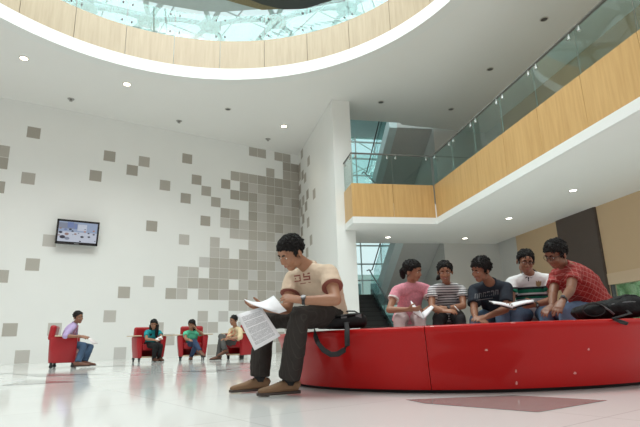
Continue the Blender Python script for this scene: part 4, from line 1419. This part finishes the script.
# ---- five students on the far side of the bench
# 1 pink kurta
f, l = ori(.30, .95)
J = dict(pelvis=at(409, 318, 5.52), neck=at(412, 284, 5.42), head=at(412.5, 271.0, 5.36), face=cdir(.80, -.10, .60), hup=cdir(0, 1, .1))
legs(J, f, l, .085)
J.update(shL=at(426.5, 289, 5.47), shR=at(396.5, 291, 5.30))
J['elR'] = reach(J['shR'], 389, 310, .25); J['wrR'] = reach(J['elR'], 408, 309.5, .22); J['elL'] = reach(J['shL'], 433, 307, .24); J['wrL'] = reach(J['elL'], 420.5, 313, .22)
J['knL'] = reach(J['hipL'], 420, 319.5, .40); J['knR'] = reach(J['hipR'], 399, 320, .40)
for S in 'LR': J['an' + S] = J['kn' + S] - f * .03 + DOWN * (J['kn' + S].z - .09); J['foot' + S] = f
J['handR'] = (cdir(.85, .05, .4), cdir(.2, .5, -.7), .5); J['handL'] = (cdir(-.5, .1, .8), cdir(.2, .5, -.7), .5)
ck('p1', J)
M_pink = mat('pink_cotton', (0.66, 0.27, 0.33), 0.9, var=.30, scale=55, bump=.1, bscale=30)
M_whitec = mat('white_cotton', (0.72, 0.70, 0.68), 0.9, var=.04)
M_legg = mat('pale_grey_pink_cotton', (0.60, 0.50, 0.50), 0.9, var=.12, scale=20)
o = dict(skin=SKIN_A, top=M_pink, trousers=M_legg, shoes=mat('black_sandal', (.02, .02, .02), .6), sleeve=.42, girth=.86, head=.93, slouch=.04, line=LINE_TIED, hem=.05, top_name='kurta', flare=.05, trim='LR', trim_mat=M_whitec, smile=True, foot=.88, jaw=.9, hgrow=.004, cr=.058, hand=.9,
         locks=[([(0, -.10, .03), (-.01, -.135, -.02), (-.015, -.13, -.08), (-.01, -.115, -.12)], [.022, .036, .032, .014])])
pk, pk_shirt, K = person('woman in pink top with white sleeve edges and ponytail, open pages on her lap', J, o)
hold = []
# 2 striped top
f, l = ori(-.06, 1)
J = dict(pelvis=at(449, 317, 5.60), neck=at(447, 285, 5.46), head=at(445, 271.8, 5.38), face=cdir(-.26, -.06, 1), hup=cdir(-.08, 1, .05))
legs(J, f, l, .085)
J.update(shL=at(461.5, 290, 5.45), shR=at(432.5, 290.5, 5.42))
J['elR'] = reach(J['shR'], 431.5, 307, .25); J['wrR'] = reach(J['elR'], 444, 311, .21); J['elL'] = reach(J['shL'], 463.5, 306, .25); J['wrL'] = reach(J['elL'], 446, 308.5, .21)
J['knL'] = reach(J['hipL'], 460, 319, .41); J['knR'] = reach(J['hipR'], 438, 319.5, .41)
for S in 'LR': J['an' + S] = J['kn' + S] - f * .03 + DOWN * (J['kn' + S].z - .09); J['foot' + S] = f
J['handL'] = (cdir(-.95, -.1, .25), cdir(0, -.6, -.7), .5); J['handR'] = (cdir(.9, .05, .3), cdir(0, -.8, -.3), .45)
ck('p2', J)
M_strip = banded('striped_cotton', (0.66, 0.66, 0.66), [], extra=[(.026, .0105, (.05, .05, .065), 'Z')])
o = dict(skin=SKIN_A, top=M_strip, trousers=mat('charcoal_trousers', (.022, .022, .025), .85), shoes=mat('black_sandal', (.02, .02, .02), .6), sleeve=.52, girth=.86, head=.93, slouch=.04, line=LINE_TIED, smile=True, watch='L', foot=.88, jaw=.9, cr=.060, hand=.9, hgrow=.002,
         locks=[([(.02, -.10, .0), (.055, -.09, -.05), (.085, -.06, -.085), (.105, -.05, -.10)], [.022, .030, .024, .010])])
st_, st_shirt, K = person('smiling woman in black and white striped top with crossed forearms', J, o)
# 3 navy t-shirt
f, l = ori(-.42, .9)
J = dict(pelvis=at(500, 316, 5.50), neck=at(490, 282.5, 5.24), head=at(481.0, 270.0, 5.16), face=cdir(-.86, -.22, .48), hup=cdir(-.20, .95, .1))
legs(J, f, l)
J.update(shL=at(506.5, 288, 5.20), shR=at(474, 290, 5.36))
J['elR'] = reach(J['shR'], 474, 310, .27); J['wrR'] = reach(J['elR'], 475.5, 317.5, .20); J['elL'] = reach(J['shL'], 506, 309, .27); J['wrL'] = reach(J['elL'], 486, 317.0, .25)
J['knL'] = reach(J['hipL'], 502, 317, .42); J['knR'] = reach(J['hipR'], 476, 320.5, .42)
for S in 'LR': J['an' + S] = J['kn' + S] - f * .02 + DOWN * (J['kn' + S].z - .09); J['foot' + S] = f
J['handL'] = (cdir(-.98, -.1, .2), cdir(0, -.9, -.2), .35); J['handR'] = (cdir(.45, -.1, .9), cdir(0, -.9, -.2), .3)
ck('p3', J)
M_navy = mat('navy_cotton', (0.013, 0.019, 0.030), 0.9, var=.15)
M_jean = mat('blue_denim', (0.12, 0.19, 0.30), 0.9, var=.22, scale=22)
o = dict(skin=SKIN_B, top=M_navy, trousers=M_jean, shoes=mat('grey_trainer', (.2, .2, .21), .7), sleeve=.72, slouch=.06, smile=True, hgrow=.006, hnoise=.007, hscale=30, hvol=(1, 1.05, 1.10), hlen=.021, hlift=.25, nlocks=320, girth=1.05)
nv_, nv_shirt, K = person('man in navy t-shirt with grey lettering, leaning forward and smiling in profile', J, o)
cc = at(487, 296.5, 5.0)
M_gpr = mat('grey_print', (0.16, 0.17, 0.18), .9)
pl = []
random.seed(5)
for k in range(6):
    x = -.13 + k * .043
    pl += [[(x, -.02 + k * .008), (x + .010, -.02 + k * .008), (x + .012, .03 + k * .008), (x + .002, .03 + k * .008)], [(x + .01, .02 + k * .008), (x + .034, .022 + k * .008), (x + .034, .03 + k * .008), (x + .01, .03 + k * .008)], [(x + .024, -.02 + k * .008), (x + .034, -.02 + k * .008), (x + .034, .03 + k * .008), (x + .024, .03 + k * .008)]]
pl += [[(-.11, -.045), (.06, -.02), (.06, -.010), (-.11, -.035)]]
decal(nv_, nv_shirt, M_gpr, pl, cc, cdir(1, .0, 0), cdir(0, 1, 0), cdir(0, .05, -1), 'chest_lettering')
# 4 white polo
f, l = ori(-.15, 1)
J = dict(pelvis=at(535, 313, 5.48), neck=at(530, 274, 5.28), head=at(525.5, 261.5, 5.19), face=cdir(-.18, -.10, 1), hup=cdir(.02, 1, .1))
legs(J, f, l, .095)
J.update(shL=at(549.5, 280, 5.24), shR=at(511.5, 283, 5.30))
J['elR'] = reach(J['shR'], 511, 303, .26); J['wrR'] = reach(J['elR'], 511, 307.5, .23); J['elL'] = reach(J['shL'], 553, 300, .26); J['wrL'] = reach(J['elL'], 534, 305, .24)
J['knL'] = reach(J['hipL'], 546, 314, .42); J['knR'] = reach(J['hipR'], 515, 315.5, .42)
for S in 'LR': J['an' + S] = J['kn' + S] - f * .02 + DOWN * (J['kn' + S].z - .09); J['foot' + S] = f
J['handL'] = (cdir(-.95, -.02, .25), cdir(0, .4, -.8), .6); J['handR'] = (cdir(-.25, .05, .95), cdir(.2, .9, -.1), .5)
ck('p4', J)
zz = lambda y: .365 + (334.6 - y) * 5.06 / 498.8
B_, G_ = (.025, .03, .035), (.015, .17, .10)
M_polo = banded('white_polo_stripes', (0.74, 0.74, 0.74), [(zz(289.0), zz(286.8), B_), (zz(292.6), zz(289.0), G_), (zz(296.2), zz(294.3), B_), (zz(298.2), zz(296.2), G_)])
o = dict(skin=SKIN_B, top=M_polo, trousers=M_jean, shoes=mat('grey_trainer', (.2, .2, .21), .7), sleeve=.55, slouch=.03, glasses=True, watch='L', collar=mat('black_collar', (.015, .015, .02), .85), cr=.074, ch=.028, jaw=1.06, girth=1.12, hnoise=.004, hlift=.15, hlen=.018, nlocks=300)
po_, po_shirt, K = person('man with glasses in white polo shirt with green stripes, holding an open book', J, o)
cc = at(538.5, 283.5, 5.0)
decal(po_, po_shirt, mat('gold_emblem', (.36, .25, .13), .8), [[(-.028, .028), (-.01, .018), (0, .032), (.012, .018), (.03, .026), (.026, -.02), (0, -.036), (-.026, -.02)]], cc, cdir(1, 0, 0), cdir(0, 1, 0), cdir(0, .05, -1), 'chest_emblem')
decal(po_, po_shirt, mat('black_collar', (.015, .015, .02), .85), [[(-.062, .02), (-.03, .035), (-.008, -.006), (-.03, -.02)], [(.02, .035), (.06, .022), (.035, -.015), (.008, -.006)], [(-.008, -.006), (.006, -.006), (.005, -.05), (-.005, -.05)]], at(528.5, 276.5, 5.0), cdir(1, 0, 0), cdir(0, 1, 0), cdir(0, .05, -1), 'placket')
# 5 red plaid
f, l = ori(-.78, .62)
J = dict(pelvis=at(594, 309, 4.72), neck=at(564, 265.5, 4.55), head=at(556.0, 254.5, 4.46), face=cdir(-.84, -.36, .42), hup=cdir(-.34, .92, .10))
legs(J, f, l, .10)
J.update(shL=at(574, 271, 4.42), shR=at(556, 276, 4.74))
J['elL'] = reach(J['shL'], 570.5, 290, .27); J['wrL'] = reach(J['elL'], 562.5, 301, .24); J['elR'] = reach(J['shR'], 553, 295, .27); J['wrR'] = reach(J['elR'], 552, 306, .22)
J['knL'] = reach(J['hipL'], 566, 311, .42); J['knR'] = reach(J['hipR'], 551, 313, .42, False)
for S in 'LR': J['an' + S] = J['kn' + S] - f * .02 + DOWN * (J['kn' + S].z - .09); J['foot' + S] = f
J['handL'] = (cdir(-.6, -.5, .5), cdir(.2, -.8, -.2), .35); J['handR'] = (cdir(-.7, -.3, .4), cdir(.2, -.8, -.2), .4)
ck('p5', J)
M_plaid = banded('red_plaid', (0.33, 0.055, 0.050), [], extra=[(.048, .018, (.30, .036, .036), 'Z'), (.040, .0042, (.50, .22, .20), (.30, -.2, .93)), (.040, .0042, (.48, .20, .18), (.82, -.52, -.24)), ])
o = dict(skin=SKIN_D, top=M_plaid, trousers=M_jean, shoes=mat('grey_trainer', (.2, .2, .21), .7), sleeve=.55, slouch=.12, belly=.03, girth=1.10, glasses=True, watch='L', hgrow=.004, hnoise=.008, hvol=(1, 1.06, 1.10), hlen=.020, hlift=.2, nlocks=320, comb=(0,.3,.1), flare=.03, cr=.072, ch=.024, hemq=-.10, wr=.008, hem=.07)
pd_, pd_shirt, K = person('man with glasses in red plaid shirt, leaning on one arm at the right', J, o)

# ---- four people in the red chairs by the wall
def far(label, d, fx, fz, pts, look):
    f, l = None, None
    f = hd_at(pts['pelvis'][0], fx, fz); l = AX_Z.cross(f).normalized()
    J = dict(pelvis=at(*pts['pelvis'], d), neck=at(*pts['neck'], d - .06), head=at(*pts['head'], d - .10), face=pts['face'], hup=pts.get('hup', cdir(0, 1, .05)))
    legs(J, f, l, .085)
    for S in 'LR':
        k = .5 if S == 'L' else -.5
        sp_ = J['neck'] + l * (.36 * k * look.get('girth', 1)) - AX_Z * .055
        J['sh' + S] = sp_
        J['el' + S] = reach(sp_, *pts['el' + S], .26, pts.get('near' + S, True)); J['wr' + S] = reach(J['el' + S], *pts['wr' + S], .23, pts.get('wnear' + S, True))
        J['kn' + S] = reach(J['hip' + S], *pts['kn' + S], .41); J['an' + S] = reach(J['kn' + S], *pts['an' + S], .40, pts.get('anear' + S, False))
        if J['an' + S].z < .095: J['an' + S].z = .095
        J['foot' + S] = pts.get('foot' + S, f)
        J['hand' + S] = pts.get('hand' + S, (f, DOWN, .4))
    ck(label[:12], J)
    look = dict(dict(voxel=.0085, nlocks=70, shoes=mat('brown_sandal', (.16, .07, .045), .7), twr=.003, wr=.004), **look)
    return (person(label, J, look)) + (J,)
M_lan = mat('red_lanyard', (0.62, 0.08, 0.06), .8)
def lanyard(pr, J, shirt):
    fw = J['fwd']; nb = J['neck']; l = J['shL'] - J['shR']; l.normalize()
    me = shirt.data; off = world_loc(shirt)
    tree = BVHTree.FromPolygons([v.co + off for v in me.vertices], [p.vertices[:] for p in me.polygons])
    mb = MB()
    for s in (-1, 1):
        pts = []
        for q in range(6):
            z = -.03 - q * .055
            o_ = nb + l * s * (.062 - q * .011) + AX_Z * z + fw * .6
            h, n, i, dd = tree.ray_cast(o_, -fw)
            pts.append((h or (nb + AX_Z * z)) + fw * .006)
        mb.loft(pts, [(.011, .004)] * 6, side=l, n=6)
    mb.build('lanyard', M_lan, pr)
J_all = []
r = far('man in lavender shirt with red lanyard sitting in the leftmost red chair', 10.08, 1, .15,
    dict(pelvis=(66, 344), neck=(74.5, 324), head=(78.2, 317.2), face=cdir(.86, -.05, .5), elR=(65, 336), wrR=(81, 336.5), elL=(75, 336), wrL=(86, 337), knR=(84, 345.5), knL=(90.5, 347), anR=(78, 362), anL=(84.5, 361.5),
         nearR=True, nearL=False, anearR=True, anearL=True, handR=(cdir(.95, -.1, .1), cdir(0, -.8, -.4), .5), handL=(cdir(.95, -.1, .2), cdir(0, -.6, .5), .5), footR=hd_at(78, 1, .2), footL=hd_at(84, 1, .25)),
    dict(skin=SKIN_B, top=mat('lavender_cotton', (0.47, 0.36, 0.60), .9), trousers=mat('dark_denim', (.045, .085, .15), .9, var=.2), sleeve=1.15, girth=.92, collar=mat('lavender_cotton', (0.47, 0.36, 0.60)), cr=.07, ch=.022, moustache=True))
lanyard(r[0], r[3], r[1]); J_b1 = r[3]
r = far('woman in teal top and black trousers with long black hair, in a red chair', 12.15, .35, .95,
    dict(pelvis=(150.5, 344.5), neck=(153, 330), head=(153.8, 324.3), face=cdir(.15, -.05, 1), elR=(146.3, 339), wrR=(155, 340), elL=(162, 337), wrL=(158.5, 338.5), knR=(155, 346), knL=(160.5, 346), anR=(154, 360), anL=(159, 359.5), footR=hd_at(150, .5, .9), footL=hd_at(150, .5, .9)),
    dict(skin=SKIN_A, top=mat('teal_cotton', (0.01, 0.26, 0.29), .9), trousers=mat('black_trousers', (.012, .012, .014), .9), sleeve=.6, girth=.86, head=.95, line=LINE_TIED, hgrow=.006, hem=.05, foot=.88, jaw=.9, smile=True,
         locks=[([(-.05, -.06, .03), (-.085, -.03, -.05), (-.08, .02, -.13), (-.07, .04, -.26), (-.065, .03, -.36)], [.03, .04, .04, .036, .014]), ([(.05, -.06, .03), (.085, -.04, -.05), (.08, .01, -.13), (.072, .03, -.25), (.07, .02, -.33)], [.03, .036, .036, .03, .012]), ([(0, -.09, .03), (0, -.11, -.06), (0, -.10, -.18), (0, -.09, -.30)], [.05, .065, .06, .03])]))
J_b2 = r[3]
r = far('woman in green top and jeans sitting with crossed legs, hand at her cheek', 12.32, .08, 1,
    dict(pelvis=(191.5, 345), neck=(192, 331), head=(191.6, 324.8), face=cdir(-.05, -.05, 1), hup=cdir(.08, 1, 0), elR=(185.8, 339), wrR=(190, 340), elL=(202.5, 334.5), wrL=(196.8, 330), knR=(194.5, 341.5), knL=(195.5, 346), anR=(200, 350.5), anL=(191, 360), anearR=True,
         footR=hd_at(191, .8, .6) + V((0, 0, -.4)), footL=hd_at(191, -.1, 1), handL=(cdir(-.45, .9, .0), cdir(-.8, -.3, .3), .5)),
    dict(skin=SKIN_A, top=mat('green_cotton', (0.10, 0.50, 0.31), .9), trousers=mat('navy_denim', (.03, .055, .12), .9, var=.2), sleeve=.45, girth=.88, head=.95, line=LINE_TIED, hgrow=.010, hem=.05, foot=.88, jaw=.9, hnoise=.008,
         locks=[([(-.05, -.06, .03), (-.085, -.03, -.04), (-.08, .0, -.11), (-.06, .01, -.15)], [.03, .036, .034, .012]), ([(0, -.09, .03), (0, -.11, -.04), (0, -.10, -.12)], [.05, .06, .03])]))
r = far('man in cream shirt and grey trousers in the red chair beside the printed page', 12.02, -.80, .6,
    dict(pelvis=(239, 344), neck=(235.5, 328), head=(233.6, 320.4), face=cdir(-.55, .0, .85), elL=(240.5, 337.5), wrL=(230.5, 338.5), elR=(229, 337), wrR=(226, 339), knR=(221, 340), knL=(220.8, 336.5), anR=(218.5, 358), anL=(225, 350), anearL=True,
         footR=hd_at(220, -.9, .4), footL=hd_at(220, -.9, .4) + V((0, 0, -.3))),
    dict(skin=SKIN_A, top=mat('cream_cotton', (0.66, 0.53, 0.33), .9), trousers=mat('grey_flannel', (.085, .083, .08), .9), sleeve=1.3, moustache=True, collar=mat('cream_cotton', (0.66, 0.53, 0.33)), cr=.07, ch=.022))
lanyard(r[0], r[3], r[1])

# ================================================================== papers and books that are held
def text_paper(name, col_p, col_t, period, x0, x1, y0, y1):
    m = bpy.data.materials.new(name)
    m.use_nodes = True
    nt = m.node_tree
    b = nt.nodes['Principled BSDF']
    b.inputs['Roughness'].default_value = .85
    b.inputs['Specular IOR Level'].default_value = .2
    tc = nt.nodes.new('ShaderNodeTexCoord'); sp = nt.nodes.new('ShaderNodeSeparateXYZ'); nt.links.new(tc.outputs['UV'], sp.inputs[0])
    def mth(op, a, bb=None):
        n = nt.nodes.new('ShaderNodeMath'); n.operation = op
        for i, q in enumerate((a, bb)):
            if q is None: continue
            if isinstance(q, (int, float)): n.inputs[i].default_value = q
            else: nt.links.new(q, n.inputs[i])
        return n.outputs[0]
    x, y = sp.outputs['X'], sp.outputs['Y']
    line = mth('LESS_THAN', mth('FRACT', mth('DIVIDE', y, period)), .5)
    inside = mth('MULTIPLY', mth('MULTIPLY', mth('GREATER_THAN', x, x0), mth('LESS_THAN', x, x1)), mth('MULTIPLY', mth('GREATER_THAN', y, y0), mth('LESS_THAN', y, y1)))
    par = mth('GREATER_THAN', mth('FRACT', mth('MULTIPLY', y, 5.3)), .10)
    nz = nt.nodes.new('ShaderNodeTexNoise'); nz.inputs['Scale'].default_value = 46; nt.links.new(tc.outputs['UV'], nz.inputs['Vector'])
    word = mth('GREATER_THAN', nz.outputs['Fac'], .40)
    fac = mth('MULTIPLY', mth('MULTIPLY', mth('MULTIPLY', line, inside), par), word)
    mx = nt.nodes.new('ShaderNodeMix'); mx.data_type = 'RGBA'
    mx.inputs[6].default_value = list(col_p) + [1]; mx.inputs[7].default_value = list(col_t) + [1]
    nt.links.new(fac, mx.inputs[0]); nt.links.new(mx.outputs[2], b.inputs['Base Color'])
    return m
M_paper = mat('white_paper', (0.80, 0.80, 0.82), .85, var=.02)
M_text = text_paper('printed_paper', (0.78, 0.78, 0.80), (0.30, 0.30, 0.32), .026, .12, .88, .10, .90)
def sheet(name, grid, m, th=.0012, parent=None):
    """paper from a grid of world points; u along columns, v along rows (first row on top)"""
    R_, C_ = len(grid), len(grid[0])
    org = V(grid[0][0])
    vs = [tuple(V(p) - org) for rw in grid for p in rw]
    fs = [(i * C_ + j, i * C_ + j + 1, (i + 1) * C_ + j + 1, (i + 1) * C_ + j) for i in range(R_ - 1) for j in range(C_ - 1)]
    me = bpy.data.meshes.new(name); me.from_pydata(vs, [], fs)
    uv = me.uv_layers.new(name='UVMap')
    for p in me.polygons:
        for li, vi in zip(p.loop_indices, p.vertices):
            uv.data[li].uv = ((vi % C_) / (C_ - 1), 1 - (vi // C_) / (R_ - 1))
    me.materials.append(m)
    me.polygons.foreach_set('use_smooth', [True] * len(me.polygons))
    o = bpy.data.objects.new(name, me); col.objects.link(o)
    if parent is not None: o.parent = parent; o.location = org - world_loc(parent)
    else: o.location = org
    s = o.modifiers.new('thick', 'SOLIDIFY'); s.thickness = th; s.offset = -1
    return o
def bilerp(tl, tr, bl, br, nr=6, nc=6, bulge=None):
    g = []
    for i in range(nr + 1):
        rw = []
        for j in range(nc + 1):
            u, v = j / nc, i / nr
            p = (tl * (1 - u) + tr * u) * (1 - v) + (bl * (1 - u) + br * u) * v
            if bulge: p = p + bulge * (math.sin(PI * v) * .5 + .5 * math.sin(PI * u))
            rw.append(p)
        g.append(rw)
    return g
tag(sheet('printed_page', bilerp(at(236.6, 314.5, 3.42), at(261.5, 307, 3.52), at(254.5, 350.5, 3.38), at(280.5, 336, 3.46), bulge=cdir(0, 0, 1) * .008), M_text),
    'printed white page with lines of text hanging from the reading man\'s hand', 'page')
# the upper sheets, turned back over the hand
rows = [[(244, 299.5, 3.56), (252, 302.0, 3.60), (260, 302.6, 3.62), (267, 300.0, 3.62), (274, 295.8, 3.60)],
        [(248, 302.5, 3.50), (256, 304.2, 3.54), (264, 304.8, 3.55), (271, 303.4, 3.54), (278, 300.6, 3.52)],
        [(253, 305.0, 3.46), (261, 306.8, 3.48), (268, 308.0, 3.50), (275, 307.8, 3.49), (282, 306.0, 3.47)],
        [(258, 306.8, 3.45), (265, 309.2, 3.46), (272, 311.6, 3.47), (279, 313.4, 3.47), (287, 310.8, 3.46)]]
tag(sheet('loose_sheets', [[at(*p) for p in rw] for rw in rows], M_paper, .004), 'white curling sheets held up by the reading man above the printed page', 'paper')

# pages on the pink woman's lap
def open_book(name, label, pts_l, pts_r, spine_dir, cover, m_page, cat='book'):
    c = (V(pts_l[0]) + V(pts_r[0])) / 2
    t = thing(name, tuple(c), label, cat)
    for pts, nm in ((pts_l, 'left_page_block'), (pts_r, 'right_page_block')):
        a, b, c_, d = [V(p) for p in pts]      # spine top, outer top, spine bottom, outer bottom
        sheet('page_block', bilerp(a, b, c_, d, 4, 5, bulge=spine_dir * .012), m_page, .010, t)
    if cover:
        for pts in (pts_l, pts_r):
            a, b, c_, d = [V(p) - spine_dir * .014 for p in pts]
            sheet('cover', bilerp(a, b, c_, d, 2, 2), cover, .004, t)
    return t
open_book('open_notebook', 'open white notebook standing on the lap of the pink dressed woman',
          [at(422, 313.5, 5.02), at(411, 300.5, 5.10), at(424.5, 319, 4.92), at(413, 312, 4.98)], [at(422, 313.5, 5.02), at(431.5, 306.2, 5.08), at(424.5, 319, 4.92), at(434, 307.8, 4.98)], cdir(0, .3, .9), None, M_paper)
M_bcover = mat('black_book_cover', (.014, .014, .016), .4)
open_book('open_book', 'open book with black cover held by the man in the white polo shirt',
          [at(511, 304.0, 4.90), at(489, 300.8, 4.98), at(513, 307.5, 4.74), at(494, 303.0, 4.78)], [at(511, 304.0, 4.90), at(533, 300.5, 4.98), at(513, 307.5, 4.74), at(534, 302.5, 4.80)], cdir(0, .97, .2), M_bcover, M_paper)
# pen
a, b = at(454.5, 306.0, 4.98), at(459.5, 311.5, 4.92)
pen = thing('pen', tuple(a), 'slim pale pen in the striped woman\'s hand', 'pen')
mb = MB(); mb.loft([a, a.lerp(b, .85)], [.005, .005], n=8); mb.build('barrel', mat('pen_white', (.6, .58, .55), .3), pen, smooth=True)
mb = MB(); mb.loft([a.lerp(b, .85), b], [.005, .001], n=8); mb.build('tip', M_metal, pen, smooth=True)
# papers of the people by the wall
c = J_b1['wrL'].lerp(J_b1['wrR'], .5) + J_b1['fwd'] * .10 + V((0, 0, -.02))
lf = (J_b1['shL'] - J_b1['shR']).normalized(); fw = J_b1['fwd']
tag(sheet('folded_paper', bilerp(c - lf * .12, c + lf * .10 + fw * .02, c - lf * .13 + fw * .08 + DOWN * .14, c + lf * .10 + fw * .17 + DOWN * .12, 3, 3), mat('pink_white_paper', (.78, .70, .70), .85, var=.08, scale=30)), 'white paper with reddish print held by the man in lavender', 'paper')
c = J_b2['wrL'].lerp(J_b2['wrR'], .5) + J_b2['fwd'] * .07 + V((0, 0, .0))
lf = (J_b2['shL'] - J_b2['shR']).normalized(); fw = J_b2['fwd']
tag(sheet('white_leaflet', bilerp(c - lf * .06 + AX_Z * .01, c + lf * .08 + AX_Z * .08, c - lf * .05 + fw * .05 - AX_Z * .06, c + lf * .10 + fw * .05 - AX_Z * .0, 3, 3), M_paper), 'small white leaflet held by the woman in teal', 'paper')
